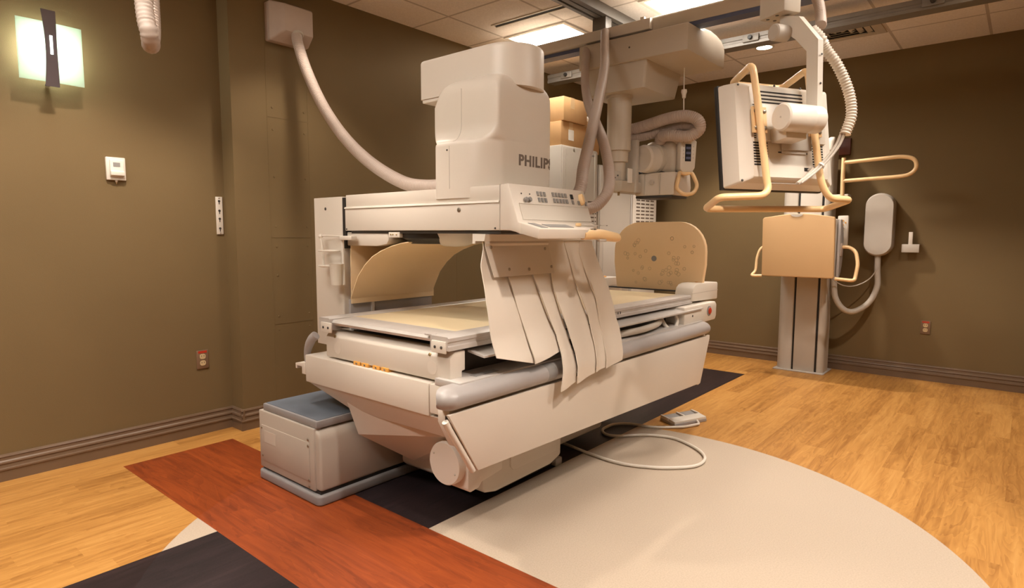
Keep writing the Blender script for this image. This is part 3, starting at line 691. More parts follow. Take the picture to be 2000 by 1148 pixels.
# detector housing
secs = []
def hsec(z, x0, x1, y0, y1, rs): return [(x, y, z) for x, y in rrect(x0, x1, y0, y1, rs, 8)]
XI, XO, X1, Y0, Y1, Y2 = 1.872, 1.800, 2.252, 1.648, 1.950, 2.030
secs = [hsec(1.40, XO, X1, Y0, Y1, (.13, .05, .02, .02)), hsec(1.615, XO, X1, Y0, Y1, (.13, .05, .02, .02)), hsec(1.625, XO+.002, X1, Y0, Y1, (.129, .05, .02, .02)), hsec(1.632, XO+.008, X1, Y0, Y1, (.124, .05, .02, .02))]
for q in range(1, 9):
    a = q/8*PI/2
    secs.append(hsec(1.71 - .075*math.cos(a), XI - .062*(1-math.sin(a)), X1, Y0, Y1+(Y2-Y1)*math.sin(a), (.012 + .11*(1-math.sin(a)), .05, .02, .02)))
secs.append(hsec(1.80, XI, X1, Y0, Y2, (.012, .05, .02, .02)))
for q in range(1, 9):
    a = q/8*PI/2; s1 = 1-math.cos(a)
    secs.append(hsec(1.825 + .085*math.sin(a), XI+.06*s1, X1-.075*s1, Y0+.055*s1, Y2-.10*s1, (.012+.05*s1, .05, .02, .05)))
H = obj('detector_housing', add_loft(NB(), secs), M['white'], t, 0.7)
cap = rrect(1.940, 2.230, 1.620, 2.19, (.145, .145, .012, .012), 14)
bm = NB(); add_loft(bm, [[(x, y, 1.868) for x, y in cap], [(x, y, 2.028) for x, y in cap], [(2.085+(x-2.085)*.985, 1.9+(y-1.9)*.99, 2.036) for x, y in cap], [(2.085+(x-2.085)*.95, 1.9+(y-1.9)*.97, 2.041) for x, y in cap]])
obj('housing_cap', bm, M['white'], t)
obj('cap_lip', box(1.945, 2.22, 2.04, 2.18, 1.852, 1.870, .004), M['white2'], t)
sm_ = [(XI, 1.855, 1.86), (XI, 1.855, 1.80)] + [(XI - .062*(1-math.sin(a_)), 1.855, 1.71 - .075*math.cos(a_)) for a_ in [PI/2 - q*PI/16 for q in range(8)]] + [(XO, 1.855, 1.615), (XO, 1.855, 1.44)]
obj('housing_seam', sweep([(x-.0002, y, z) for x, y, z in sm_], .0011, 6), M['dusk'], H)
screw(H, (XO, 1.868, 1.60), (-1, 0, 0), .004, 'dark')
cu = bpy.data.curves.new('lettering', 'FONT'); cu.body = 'PHILIPS'; cu.size = 0.066; cu.extrude = 0.0012; cu.offset = 0.0020; cu.space_character = 1.12
to = bpy.data.objects.new('tmp_text', cu); COL.objects.link(to); bpy.context.view_layer.update()
me = bpy.data.meshes.new_from_object(to.evaluated_get(bpy.context.evaluated_depsgraph_get()))
bpy.data.objects.remove(to)
xs = [v.co.x for v in me.vertices]; ys = [v.co.y for v in me.vertices]
sx = .236/(max(xs)-min(xs)); sz = .047/(max(ys)-min(ys)); mnx, mny = min(xs), min(ys)
for v in me.vertices:
    x, y, z = v.co; v.co = (2.003+(x-mnx)*sx, Y0 - .0006 - z, 1.540+(y-mny)*sz)
    if v.co.x > X1-.05:
        dxx = v.co.x-(X1-.05); v.co.y += .05 - math.sqrt(max(0, .05**2-dxx**2))
me.materials.append(M['letter'])
o = bpy.data.objects.new('lettering', me); COL.objects.link(o); o.parent = H; o['label'] = 'grey brown capital lettering'

# lead curtain hanging from the beam
t = thing('lead_curtain', 'cream lead curtain of six strips hanging below the control console', 'curtain', (2.15, 1.62, .60))
obj('hanger_bar', prism([(1.636, 1.225), (1.630, 1.252), (1.70, 1.254), (1.70, 1.215), (1.684, 1.215), (1.684, 1.225)], 'x', 1.775, 2.58), M['white2'], t)
pp = [(1.690, 1.238), (1.682, 1.215), (1.686, 1.205), (1.655, 1.09), (1.653, 1.082)]
k = obj('clamp_plate', sheet([[(x0+(x1-x0)*j/4, y-.046, z) for j in range(5)] for (y, z), (x0, x1) in zip(pp, ((1.778, 2.20), (1.782, 2.20), (1.785, 2.20), (1.80, 2.205), (1.802, 2.206)))], .003), M['white'], t)
for x, z in ((1.815, 1.20), (1.90, 1.11), (2.17, 1.19), (2.03, 1.105), (2.19, 1.11)):
    y = 1.655 + (z-1.09)/.115*.031 - .048; screw(k, (x, y, z), (0, -1, .1), .007)
def yprof(z):
    zs = [.54, .60, .66, .72, .78, .84, .90, 1.0, 1.1, 1.22]; ys_ = [1.532, 1.529, 1.529, 1.545, 1.568, 1.588, 1.600, 1.622, 1.642, 1.668]
    if z <= zs[0]: return ys_[0]
    for a, b, p, q in zip(zs, zs[1:], ys_, ys_[1:]):
        if z <= b: return p+(q-p)*(z-a)/(b-a)
    return ys_[-1]
def edge(E_):
    def fx(z):
        if z >= E_[0][1]: return E_[0][0]
        for (xa, za), (xb, zb) in zip(E_, E_[1:]):
            if z >= zb: return xa+(xb-xa)*(za-z)/(za-zb)
        return E_[-1][0]
    return fx
ED = [edge([(1.79, 1.20), (1.755, 1.13), (1.742, .99), (1.75, .87), (1.76, .77)]),
      edge([(1.895, 1.2), (1.905, 1.077), (1.934, .951), (1.967, .842), (1.975, .72)]),
      edge([(2.045, 1.2), (2.068, 1.069), (2.121, .934), (2.165, .818), (2.160, .747), (2.132, .592)]),
      edge([(2.19, 1.213), (2.192, 1.019), (2.245, .843), (2.250, .72), (2.250, .59)]),
      edge([(2.335, 1.212), (2.364, 1.08), (2.428, .858), (2.425, .74), (2.412, .622)]),
      edge([(2.462, 1.211), (2.442, 1.162), (2.512, .949), (2.515, .78), (2.494, .623)]),
      edge([(2.56, 1.21), (2.645, .991), (2.685, .782), (2.66, .68), (2.642, .627)])]
BOT = [(.770, .715), (.715, .738), (.570, .590), (.585, .605), (.610, .618), (.615, .630)]
for s_ in range(6):
    rows = []
    zb0, zb1 = BOT[s_]
    for i in range(33):
        q = i/32; row = []
        for j in range(7):
            w_ = j/6; z = 1.222 + (zb0+(zb1-zb0)*w_ - 1.222)*q
            x0, x1 = ED[s_](z), ED[s_+1](z) + .010
            if s_ < 2: yy = max(yprof(z), 1.55) if z > .66 else 1.565
            else: yy = yprof(z)
            fade = min(1, q*3)
            yy += (-.012*s_/5 + .006*(w_-.5)*2*fade*(1 if s_ % 2 else .6) + .006*math.sin(3*q*PI+s_*1.3)*fade*(1-q*.6) + .004*math.cos(5*w_+s_)*fade) - .008
            if s_ == 0 : yy -= .012*math.sin(PI*q)*(1-w_)
            if s_ >= 2 and z < .72: yy = min(yy, yprof(z)-.008)
            row.append((x0+(x1-x0)*w_, yy, z))
        rows.append(row)
    obj('lead_strip', sheet(rows, .004), M['cloth'], t)

# wire cup holder on the tower side
t = thing('cup_holder', 'small white wire bottle holder on the side of the imaging tower', 'holder', (1.775, 2.64, 1.0))
obj('holder_clip', box(1.765, 1.80, 2.50, 2.60, 1.222, 1.243, .005), M['white2'], t)
obj('holder_post', sweep([(1.785, 2.60, 1.235), (1.785, 2.598, 1.10), (1.785, 2.597, 1.0)], .007, 10), M['white2'], t)
obj('holder_wire', sweep(smooth([(1.785, 2.60, 1.24), (1.77, 2.70, 1.243), (1.76, 2.752, 1.242)], 5), .004, 8), M['white2'], t)
obj('holder_ball', lathe([(0, -.012), (.009, -.008), (.012, 0), (.009, .008), (0, .012)], (1.758, 2.752, 1.240), (0, 0, 1), 16), M['white2'], t)
obj('holder_wire', sweep([(1.758, 2.75, 1.235), (1.752, 2.725, 1.16), (1.752, 2.72, 1.09)], .006, 8), M['white2'], t)
for z in (1.168, 1.092): obj('holder_ring', sweep([(1.755+.034*math.cos(a), 2.675+.078*math.sin(a), z) for a in [2*PI*i/24 for i in range(24)]], .004, 8, closed=True), M['white2'], t)
obj('holder_base', lathe([(0, 0), (.03, 0), (.034, .006), (.034, .010), (0, .010)], (1.755, 2.70, 1.085), (0, 0, 1), 20), M['white2'], t)
obj('holder_cup', lathe([(0, 0), (.028, 0), (.034, .10), (.036, .104), (.030, .104), (.025, .01), (0, .01)], (1.757, 2.618, 1.0), (0, 0, 1), 20), M['white2'], t)

# ------------------------------------------------------------------ hoses
def hose(pts, r, label, pitch=.012, depth=.08, m='hose', ends=True):
    bm = NB(); corrugated(bm, pts, r, pitch, depth)
    return tag(obj('cable_hose', bm, M[m]), label, 'hose')
hose([(2.19, 3.635, 2.50), (2.178, 3.60, 2.44), (2.173, 3.5, 2.258), (2.146, 3.3, 2.025), (2.113, 3.05, 1.815), (2.064, 2.75, 1.643), (2.03, 2.45, 1.520), (2.02, 2.25, 1.482), (2.01, 1.97, 1.48)], .034, 'beige hose drooping from the wall box to the imaging tower')
hose([(2.40, 1.72, 1.35), (2.492, 1.673, 1.46), (2.558, 1.692, 1.586), (2.769, 1.784, 1.796), (3.069, 1.932, 2.037), (3.413, 2.111, 2.309), (3.599, 2.228, 2.483), (3.735, 2.31, 2.64)], .030, 'thick beige hose rising from the console to the overhead beam', depth=.05)
hose([(2.33, 1.66, 1.37), (2.42, 1.63, 1.365), (2.494, 1.605, 1.378), (2.54, 1.585, 1.405), (2.601, 1.576, 1.471), (2.68, 1.623, 1.579), (2.761, 1.705, 1.722), (2.962, 1.878, 1.864), (3.201, 2.087, 2.036), (3.412, 2.254, 2.221), (3.597, 2.375, 2.409), (3.737, 2.46, 2.56)], .028, 'beige hose looping down at the right end of the console', depth=.05)
hose([(.903, 2.498, 2.84), (.903, 2.498, 2.163), (.897, 2.494, 2.089), (.894, 2.473, 2.012), (.897, 2.462, 1.972), (.912, 2.49, 1.946), (.945, 2.58, 1.97), (1.02, 2.76, 2.15), (1.10, 3.0, 2.84)], .031, 'hanging hose loop at the top beside the wall sconce', .016, .08)

# ------------------------------------------------------------------ monitor and its arm
TL = V((2.404, .975, 1.835)); u = V((.866, -.5, 0)).normalized(); v = V((-.067, -.117, -.991)).normalized(); n = V((-.495, -.858, .135)).normalized()
def Q(a, b, c): return TL + u*a + v*b + n*c
def qbox(a0, a1, b0, b1, c0, c1, bev=0.0):
    bm = box(a0, a1, b0, b1, c0, c1, bev=bev)
    for w_ in bm.verts: w_.co = Q(*w_.co)
    bmesh.ops.recalc_face_normals(bm, faces=bm.faces); return bm
def qloft(secs): return add_loft(NB(), [[Q(*p) for p in s_] for s_ in secs])
W_, H_ = .503, .411
t = thing('monitor', 'back of a tilted cream monitor hanging beside the yellow grab frame', 'monitor', tuple(Q(.26, .41, .05)))
obj('screen_bezel', qbox(0, W_, 0, H_, -.016, .006, .004), M['black'], t, label='black front bezel')
obj('screen', qbox(.03, W_-.03, .03, H_-.03, -.018, -.0155), M['screen'], t)
rr_ = lambda i, j, c, rad: [(x, y, c) for x, y in rrect(i, W_-i, j, H_-j, rad, 3)]
bsh = qloft([rr_(.004, .004, .004, .008), rr_(.006, .006, .03, .010), rr_(.022, .012, .078, .012), [(x, y, .098) for x, y in rrect(.060, .442, .025, .385, .008, 3)], [(x, y, .104) for x, y in rrect(.067, .435, .032, .378, .006, 3)]])
B = obj('back_shell', bsh, M['white2'], t, 0.3)
for b_ in (.046, .060, .074, .087):
    obj('vent_slit', qbox(.085, .325, b_, b_+.006, .1035, .1046), M['shadowgap'], B)
for i in range(18): obj('vent_slit', qbox(.078, .088, .10+.0075*i, .1035+.0075*i, .1035, .1046), M['shadowgap'], B)
for i in range(9):
    obj('vent_slit', qbox(.072, .140, .245+.0105*i, .2512+.0105*i, .1035, .1046), M['shadowgap'], B)
    obj('vent_slit', qbox(.360, .415, .245+.0105*i, .2512+.0105*i, .1035, .1046), M['shadowgap'], B)
obj('vent_slit', qbox(.19, .335, .278, .283, .1035, .1046), M['shadowgap'], B)
obj('cable_opening', qbox(.315, .350, .336, .350, .1035, .1046), M['black'], B)
obj('bottom_slot', qbox(.16, .31, .394, .398, .082, .086), M['dusk'], B)
for a_, b_, c_ in ((.035, .022, .082), (.03, .39, .082), (.21, .012, .082), (.34, .012, .082)): obj('screw', add_lathe(NB(), [(.005, 0), (.004, .003), (0, .004)], Q(a_, b_, c_), n, 10), M['dark'], B)
MP = obj('mount_plate', qbox(.094, .425, .098, .240, .103, .111, .002), M['white2'], t)
for a_ in (.205, .222): obj('plate_hole', add_lathe(NB(), [(.005, 0), (.005, .001), (0, .0011)], Q(a_, .115, .111), n, 10), M['dark'], MP)
obj('joint_plate', qbox(.20, .345, .16, .272, .110, .118, .002), M['dusk'], t)
obj('joint_plate', qbox(.205, .325, .245, .285, .103, .110, .002), M['dusk'], t)
for a_, b_ in ((.215, .262), (.312, .268)): obj('screw', add_lathe(NB(), [(.004, 0), (.003, .002), (0, .003)], Q(a_, b_, .110), n, 10), M['dark'], t)
# handle clamps and the yellow frame
for a0 in (.062, .332):
    k = obj('handle_clamp', qbox(a0-.028 + .028, a0+.066, .115, .215, .111, .122, .002), M['orange'] if False else M['yel'], t)
    for a_ in (a0+.012, a0+.054):
        for b_ in (.133, .197): obj('clamp_bolt', add_lathe(NB(), [(.0075, 0), (.0075, .004), (.004, .006), (0, .006)], Q(a_, b_, .122), n, 12), M['steel'], k)
hp = [(.088, .02, .135), (.062, -.040, .135), (.125, -.040, -.06), (.385, -.044, -.06), (.33, -.046, .135), (.345, .20, .135), (.362, .395, .135), (.392, .462, .140), (.520, .462, .130), (.575, .468, -.05), (-.045, .478, -.05), (-.118, .468, .13), (.072, .460, .140), (.100, .435, .14), (.098, .40, .135), (.078, .12, .135)]
hp[0] = (.070, .04, .135)
obj('grab_frame', sweep(fillet([Q(*p) for p in hp], .035, 6, True), .0135, 12, closed=True), M['yel'], t, label='yellow tubular grab frame')
# ceiling suspension
t = thing('monitor_suspension', 'cream ceiling suspension with a round joint holding the monitor', 'monitor arm', tuple(Q(.32, .20, .2)))
nh = V((n.x, n.y, 0)).normalized()
def A(uu, nn, dn): return TL + u*uu + nh*nn + V((0, 0, -dn))
k = obj('joint_drum', lathe([(0, 0), (.045, 0), (.051, .006), (.051, .120), (.0495, .123), (.0495, .128), (.051, .131), (.051, .172), (.046, .178), (0, .178)], A(.116, .225, .150), u, 40), M['white2'], t)
obj('drum_pin', cyl(A(.1175, .225, .150), -u, .004, .003, 10), M['dusk'], k)
bm = NB()
for q in range(7):
    aa = 0.35 + .13*q; rr = .0512
    for w_ in range(2 + q % 2): add_box(bm, -.004, .004, -.0008, .0008, -.0012, .0012)
    sub = bm.verts[-8*(2 + q % 2):] if False else list(bm.verts)[-8*(2 + q % 2):]
    for i_, vv in enumerate(sub):
        blk = i_//8
        p_ = A(.205+.014*blk+.004*(q % 3), .225, .150) + nh*(rr*math.cos(aa)) + V((0, 0, rr*math.sin(aa)-.01)) ; c_ = vv.co.copy()
        vv.co = p_ + u*c_.x + nh*(c_.y*math.cos(aa)) + V((0, 0, c_.z))
obj('drum_marking', bm, M['grey'], k)
obj('drum_bracket', qbox(.15, .25, .195, .25, .110, .19, .006), M['white2'], t)
armp = [(.250, .172), (.236, -.139), (.137, -.253), (.04, -.285), (.04, -.235), (.125, -.17), (.183, -.11), (.196, .13), (.200, .172)]
bm = NB(); add_loft(bm, [[A(.264, *p) for p in armp], [A(.289, *p) for p in armp]])
obj('arm_body', bm, M['white2'], t)
obj('arm_knuckle', cyl(A(.262, .225, .150), u, .047, .030, 32, .003), M['white2'], t)
for b_ in (-.02, .085): obj('arm_screw', add_lathe(NB(), [(.004, 0), (.0035, .002), (0, .003)], A(.277, .2435-.02*(b_-.085)*.3+.0, -b_), nh, 10), M['dark'], t)
bm = box(.222, .305, -.03, .105, .280, .40, .006)
for w_ in bm.verts: w_.co = A(w_.co.x, w_.co.y, -w_.co.z)
bmesh.ops.recalc_face_normals(bm, faces=bm.faces)
obj('arm_bracket', bm, M['ceilunit'], t)
for a_ in (.24, .275):
    for b_ in (.0, .05): obj('bracket_hole', add_lathe(NB(), [(.007, 0), (.007, .001), (0, .0012)], A(a_, b_, -.280), (0, 0, -1), 12), M['dark'], t)
bc = A(.25, .03, -.40)
obj('ceiling_post', lathe([(.045, bc.z-.01), (.045, ZC-.02), (.10, ZC-.02), (.10, ZC-.001)], (bc.x, bc.y, 0), (0, 0, 1), 24), M['ceilunit'], t)
obj('pivot_drum', cyl(A(.20, .075, -.205), u, .032, .068, 28, .005), M['dusk'], t)
# hose and cables of the monitor
hose([A(.31, .16, -.20), A(.325, .19, -.16), (2.613, .636, 1.962), (2.640, .595, 1.894), (2.659, .557, 1.796), (2.659, .544, 1.709), (2.640, .558, 1.637)], .021, 'white ribbed hose arching beside the monitor suspension', .0115, .22, 'white2')
hose([(2.91, .78, 2.40), (2.903, .763, 2.294), (2.80, .714, 2.191), (2.745, .691, 2.121), (2.690, .675, 2.075)], .021, 'short beige hose at the top of the monitor suspension', .0115, .12)
t = thing('monitor_cable', 'pair of grey cables curving from the ribbed hose to the monitor', 'cable', (2.64, .60, 1.42))
e = Q(.335, .345, .106)
for o_ in (0, .012):
    obj('cable_core', sweep(smooth([(2.640, .556+o_, 1.650), (2.622, .578+o_, 1.585), (2.578, .622+o_, 1.512), (2.515, .676+o_, 1.450), e + n*.02 + u*.02*(o_ > 0), e - n*.004], 8), .0055, 8), M['dusk'], t)
obj('cable_tie', lathe([(.013, -.003), (.013, .003)], (2.585, .622, 1.52), (.05, -.05, .07), 12), M['paper'], t)

# ------------------------------------------------------------------ wall stand
t = thing('bucky_stand', 'upright chest stand with a tan square plate on a pale column', 'x-ray stand', (6.05, 1.54, 0))
obj('column_base', box(5.925, 6.24, 1.325, 1.762, 0, .012, .004), M['alu'], t)
obj('center_panel', box(5.955, 6.15, 1.412, 1.592, .012, 2.05, .003), M['dusk'], t)
for y in (1.402, 1.600): obj('column_groove', box(5.965, 6.0, y-.009, y+.009, .012, 2.05), M['black'], t)
for y0, y1, rs in ((1.609, 1.752, (.01, .01, .03, .09)), (1.338, 1.393, (.045, .02, .01, .01))):
    k = obj('side_pillar', prism(rrect(5.95, 6.15, y0, y1, rs, 6), 'z', .012, 2.04), M['dusk'], t)
    cpts = rrect(5.95, 6.15, y0, y1, rs, 6); mx, my = 6.05, (y0+y1)/2
    obj('pillar_cap', add_loft(NB(), [[(mx+(x-mx)*s_, my+(y-my)*s_, z) for x, y in cpts] for s_, z in ((1.04, 2.0), (1.04, 2.075), (.9, 2.10), (.6, 2.115))]), M['white2'], k)
pts = [(1.228, .893), (1.218, .905), (1.228, 1.395), (1.236, 1.408)] + [(1.30+.44*q/8, 1.418+.022*math.sin(PI*q/8)) for q in range(9)] + [(1.80, 1.410), (1.812, 1.395), (1.803, .905), (1.793, .893)]
P = obj('bucky_plate', prism(pts, 'x', 5.62, 5.655, 0.006, 3), M['bucky'], t, label='tan front plate')
obj('plate_notch', lathe([(.052, 0), (.05, .004), (0, .005)], (5.62, 1.528, 1.441), (-1, 0, 0), 28) if False else prism([(1.528+.05*math.cos(a), 1.437-.026*math.sin(a)) for a in [PI*q/12 for q in range(13)]], 'x', 5.617, 5.63), M['white2'], P)
hs = [(1.215, .90), (1.222, 1.38)] + [(1.70 - .0*q, 1.38) for q in (0,)] + [(1.80, 1.38), (1.80, .90)]
k = obj('bucky_housing', prism([(5.654, 1.80), (5.654, 1.222), (5.70, 1.205), (5.80, 1.205), (5.95, 1.35), (5.95, 1.75), (5.80, 1.80)], 'z', .91, 1.39, 0.01), M['dusk'], t)
sb = [(5.655, 1.385)] + [(5.655+.13*math.sin(PI*q/10), 1.145+.245*math.cos(PI*q/10)) for q in range(1, 10)] + [(5.655, .90)]
obj('side_disc', prism(sb, 'y', 1.188, 1.21, 0.004), M['greyb'], t)
obj('cassette_latch', box(5.668, 5.735, 1.180, 1.19, 1.08, 1.19, .006), M['hose'], t)
obj('side_handle', sweep(fillet([(5.72, 1.20, 1.155), (5.71, 1.13, 1.16), (5.70, 1.075, 1.12), (5.68, 1.052, 1.02), (5.66, 1.062, .915), (5.64, 1.065, .882), (5.64, 1.21, .893)], .035, 6), .0145, 12), M['yel'], t, label='yellow side handle')
obj('side_handle', sweep(fillet([(5.72, 1.82, 1.155), (5.70, 1.85, 1.13), (5.68, 1.868, 1.05), (5.66, 1.868, .93), (5.60, 1.892, .890), (5.62, 1.80, .893)], .03, 6), .0125, 12), M['yel'], t, label='yellow side handle')
k = obj('hand_control', box(5.90, 5.935, 1.185, 1.268, 1.165, 1.425, .008), M['white2'], t)
for dy, dz in ((0, .018), (0, -.018), (.02, 0), (-.02, 0)): obj('button', cyl((5.90, 1.225+dy, 1.363+dz), (-1, 0, 0), .007, .003, 12), M['orange'], k)
obj('button', cyl((5.90, 1.225, 1.315), (-1, 0, 0), .012, .003, 12), M['hose'], k)
obj('arm_bracket', box(5.86, 5.98, 1.19, 1.34, 1.57, 1.605, .006), M['white2'], t)
obj('arm_rest', sweep(fillet([(5.80, 1.222, 1.865), (5.80, 1.0, 1.875), (5.80, .80, 1.885), (5.80, .715, 1.86), (5.80, .700, 1.785), (5.80, .745, 1.735), (5.80, .82, 1.725), (5.80, 1.222, 1.712)], .05, 6), .0155, 12), M['yel'], t, label='yellow looped arm rest')
obj('arm_post', sweep([(5.80, 1.225, 1.905), (5.80, 1.225, 1.75), (5.80, 1.222, 1.58), (5.88, 1.23, 1.575)], .0165, 12), M['yel'], t)
t = thing('cable_box', 'pale oval cable cover on the wall beside the chest stand', 'cable cover', (6.23, 1.0, 1.07))
ov = []
for (cyy, czz, a0) in ((1.003, 1.518, 0), (1.003, 1.178, PI)):
    ov += [(cyy+.110*math.cos(a0+PI*q/16), czz+.105*math.sin(a0+PI*q/16)) for q in range(17)]
obj('cover_shell', add_loft(NB(), [[(x, 1.003+(y-1.003)*s_, 1.348+(z-1.348)*s_) for y, z in ov] for x, s_ in ((XR-.002, 1.0), (6.20, 1.0), (6.185, .985), (6.175, .95))]), M['dusk'], t)
obj('cover_seam', add_loft(NB(), [[(x, 1.003+(y-1.003)*1.01, 1.348+(z-1.348)*1.006) for y, z in ov] for x in (6.222, 6.228)]), M['greyb'], t)
hose([(6.23, 1.003, 1.09), (6.22, .998, .95), (6.2, .99, .80), (6.16, 1.04, .66), (6.10, 1.14, .58), (6.06, 1.22, .60), (6.05, 1.285, .70), (6.05, 1.305, .85), (6.05, 1.315, .95)], .025, 'pale hose sagging from the wall cable cover to the chest stand', .012, .03, 'dusk')
tag(obj('thin_cable', sweep(smooth([(6.2, .985, .98), (6.18, 1.05, .87), (6.12, 1.14, .81), (6.04, 1.22, .81), (5.98, 1.29, .86), (5.96, 1.31, .92)], 8), .005, 8), M['dusk']), 'thin grey cable sagging behind the chest stand handle', 'cable')
t = thing('wall_bracket', 'small white angle bracket with an upright peg on the right wall', 'bracket', (6.29, .765, 1.11))
obj('bracket_plate', box(6.235, XR-.001, .700, .828, 1.172, 1.180, .002), M['dusk'], t)
obj('bracket_front', box(6.232, 6.238, .700, .828, 1.11, 1.178, .002), M['dusk'], t)
obj('bracket_peg', box(6.24, 6.262, .752, .782, 1.178, 1.285, .003), M['white2'], t)
tag(obj('wood_plaque', box(XR-.035, XR-.001, 1.277, 1.56, 1.985, 2.135, .004), M['redwood']), 'dark red wooden plaque on the wall behind the chest stand', 'plaque')

# ------------------------------------------------------------------ outlets and wall items
def outlet(wall, y, z, label):
    """built facing -x on the right wall, or facing -y on the left wall"""
    loc = (XR-.004, y, z) if wall == 'r' else (y, YL-.004, z)
    t = thing('wall_outlet', label, 'outlet', loc, 'duplex wall outlets')
    def TF(bm):
        for w_ in bm.verts:
            a, b, c = w_.co
            w_.co = V((XR - c, y - a, z + b)) if wall == 'r' else V((y + a, YL - c, z + b))
        bmesh.ops.recalc_face_normals(bm, faces=bm.faces); return bm
    p = obj('cover_plate', TF(box(-.036, .036, -.058, .058, .0005, .007, .002)), M['plate'], t)
    obj('plate_stripe', TF(box(-.026, .026, .040, .054, .006, .0078)), M['red'], p, label='red stripe')
    for dz in (-.022, .019):
        k = obj('receptacle', TF(add_loft(NB(), [[(x, yy+dz, c) for x, yy in rrect(-.017, .017, -.016, .016, .012, 4)] for c in (.006, .0095)])), M['ivory'], p)
        for dx in (-.007, .007): obj('receptacle_slot', TF(box(dx-.0015, dx+.0015, dz-.002, dz+.008, .0090, .0100)), M['dark'], k)
outlet('r', .624, .463, 'brown duplex outlet low on the right wall')
outlet('l', 1.630, .470, 'brown duplex outlet low on the left wall')

t = thing('wall_sconce', 'lit wall sconce with frosted glass and a dark bronze strap', 'wall lamp', (.925, YL-.05, 2.0))
bm = NB()
def gl(x): return YL - .105 + .35*(x-.925)**2
for x0, x1 in ((.792, 1.062),):
    add_sheet(bm, [[(x0+(x1-x0)*i/12, gl(x0+(x1-x0)*i/12), 2.005 + (2.295-2.005)*j/6) for j in range(7)] for i in range(13)], .006)
obj('glass_shade', bm, M['glass'], t, label='frosted greenish glass shade')
def st(z): return .030 - .006*math.cos((z-2.165)/.19*PI/2)
rows = [[(.925-.003 + s_*st(z), gl(.925) - .008 - .02*(1-((z-2.165)/.19)**2), z) for s_ in (-1, -.5, .0, .5, 1)] for z in [1.982+.37*i/16 for i in range(17)]]
k = obj('center_strap', sheet(rows, .005), M['bronze'], t, label='dark bronze strap')
obj('strap_window', box(.917, .928, gl(.925)-.0335, gl(.925)-.029, 2.135, 2.225), emis('lit_strap_window', (.95, 1, .9), 3.0), k)
obj('back_plate', box(.87, .98, YL-.012, YL-.0005, 2.08, 2.24, .004), M['bronze'], t)
obj('bulb', lathe([(0, 0), (.018, .004), (.02, .03), (.02, .10), (.012, .12), (0, .125)], (.925, YL-.05, 2.11), (0, 0, 1), 16), M['bulb'], t)
obj('lamp_arm', box(.915, .935, YL-.10, YL-.005, 2.00, 2.012, .003), M['bronze'], t)

t = thing('thermostat', 'small white thermostat with a grey display on the left wall', 'thermostat', (1.21, YL-.01, 1.545))
obj('back_plate', box(1.163, 1.258, YL-.018, YL-.0005, 1.545, 1.670, .004), M['white2'], t)
k = obj('control_cover', prism([(YL-.018, 1.655), (YL-.034, 1.652), (YL-.034, 1.595), (YL-.042, 1.592), (YL-.042, 1.570), (YL-.018, 1.562)], 'x', 1.178, 1.244, 0.002), M['white2'], t)
obj('display', box(1.192, 1.226, YL-.0355, YL-.0335, 1.618, 1.640), M['grey'], k, label='small grey display')
obj('sensor_tip', lathe([(0, 0), (.008, .022)], (1.21, YL-.014, 1.522), (0, 0, 1), 12), M['white2'], t)
t = thing('hanger_strip', 'narrow white strip of four keyholes upright on the left wall', 'hanger', (1.772, YL-.005, 1.25))
obj('strip_plate', box(1.752, 1.793, YL-.009, YL-.0005, 1.248, 1.482, .002), M['white2'], t)
for z in (1.455, 1.395, 1.345, 1.285):
    bm = lathe([(.0075, 0), (.0075, .001), (0, .0012)], (1.772, YL-.009, z), (0, -1, 0), 14); add_box(bm, 1.7695, 1.7745, YL-.0102, YL-.009, z-.020, z-.004)
    obj('keyhole', bm, M['dark'], t)
for z in (1.474, 1.257): screw(t, (1.772, YL-.009, z), (0, -1, 0), .004)
t = thing('junction_box', 'pale square box high on the back wall where the hose starts', 'wall box', (2.18, YB-.06, 2.45))
jx0, jx1, jz0, jz1 = 2.045, 2.315, 2.462, 2.702
obj('box_cover', add_loft(NB(), [[(x, YB-.0005, z) for x, z in rrect(jx0, jx1, jz0, jz1, .012, 3)], [(x, YB-.055, z) for x, z in rrect(jx0, jx1, jz0, jz1, .012, 3)], [(x, YB-.128, z) for x, z in rrect(jx0+.055, jx1-.01, jz0+.05, jz1-.02, .012, 3)], [(x, YB-.135, z) for x, z in rrect(jx0+.062, jx1-.017, jz0+.057, jz1-.027, .01, 3)]]), M['hose'], t)
obj('hose_collar', lathe([(.040, 0), (.040, .01), (.035, .014)], (2.195, YB-.118, 2.515), (-.05, -.45, -.9), 24), M['dusk'], t)

# ------------------------------------------------------------------ cabinets and boxes in the back corner
t = thing('equipment_cabinet', 'cream equipment cabinet with cardboard boxes on top in the back corner', 'cabinet', (4.5, 3.4, 0))
yf = 3.06; x0, x1 = 4.30, 4.86; zt = 2.015
obj('cabinet_body', box(x0, x1, yf+.012, YB-.01, .0, zt, .006), M['dusk'], t)
obj('cabinet_door', box(x0+.008, x1-.008, yf, yf+.014, .06, zt-.012, .004), M['dusk'], t)
for x in (x0+.05, x1-.05): obj('door_trim', box(x-.006, x+.006, yf-.004, yf+.002, .08, zt-.03, .002), M['dusk'], t)
for q in range(8): obj('vent_slot', box(x1-.16, x1-.02, yf-.0015, yf+.001, 1.30+.035*q, 1.312+.035*q), M['slit'], t)
obj('vent_slot', box(x0+.10, x0+.26, yf-.0015, yf+.001, 1.475, 1.483), M['slit'], t)
for q in range(7): obj('vent_slot', box(x1-.06, x1-.045, yf-.0015, yf+.001, .90+.035*q, .915+.035*q), M['slit'], t)
screw(t, (x0+.17, yf, 1.98), (0, -1, 0), .012); obj('name_plate', box(x1-.13, x1-.06, yf-.002, yf+.001, 1.955, 1.970), M['grey'], t)
t = thing('equipment_cabinet', 'cream cabinet with a louvred side panel beside the footboard', 'cabinet', (5.45, 3.4, 0))
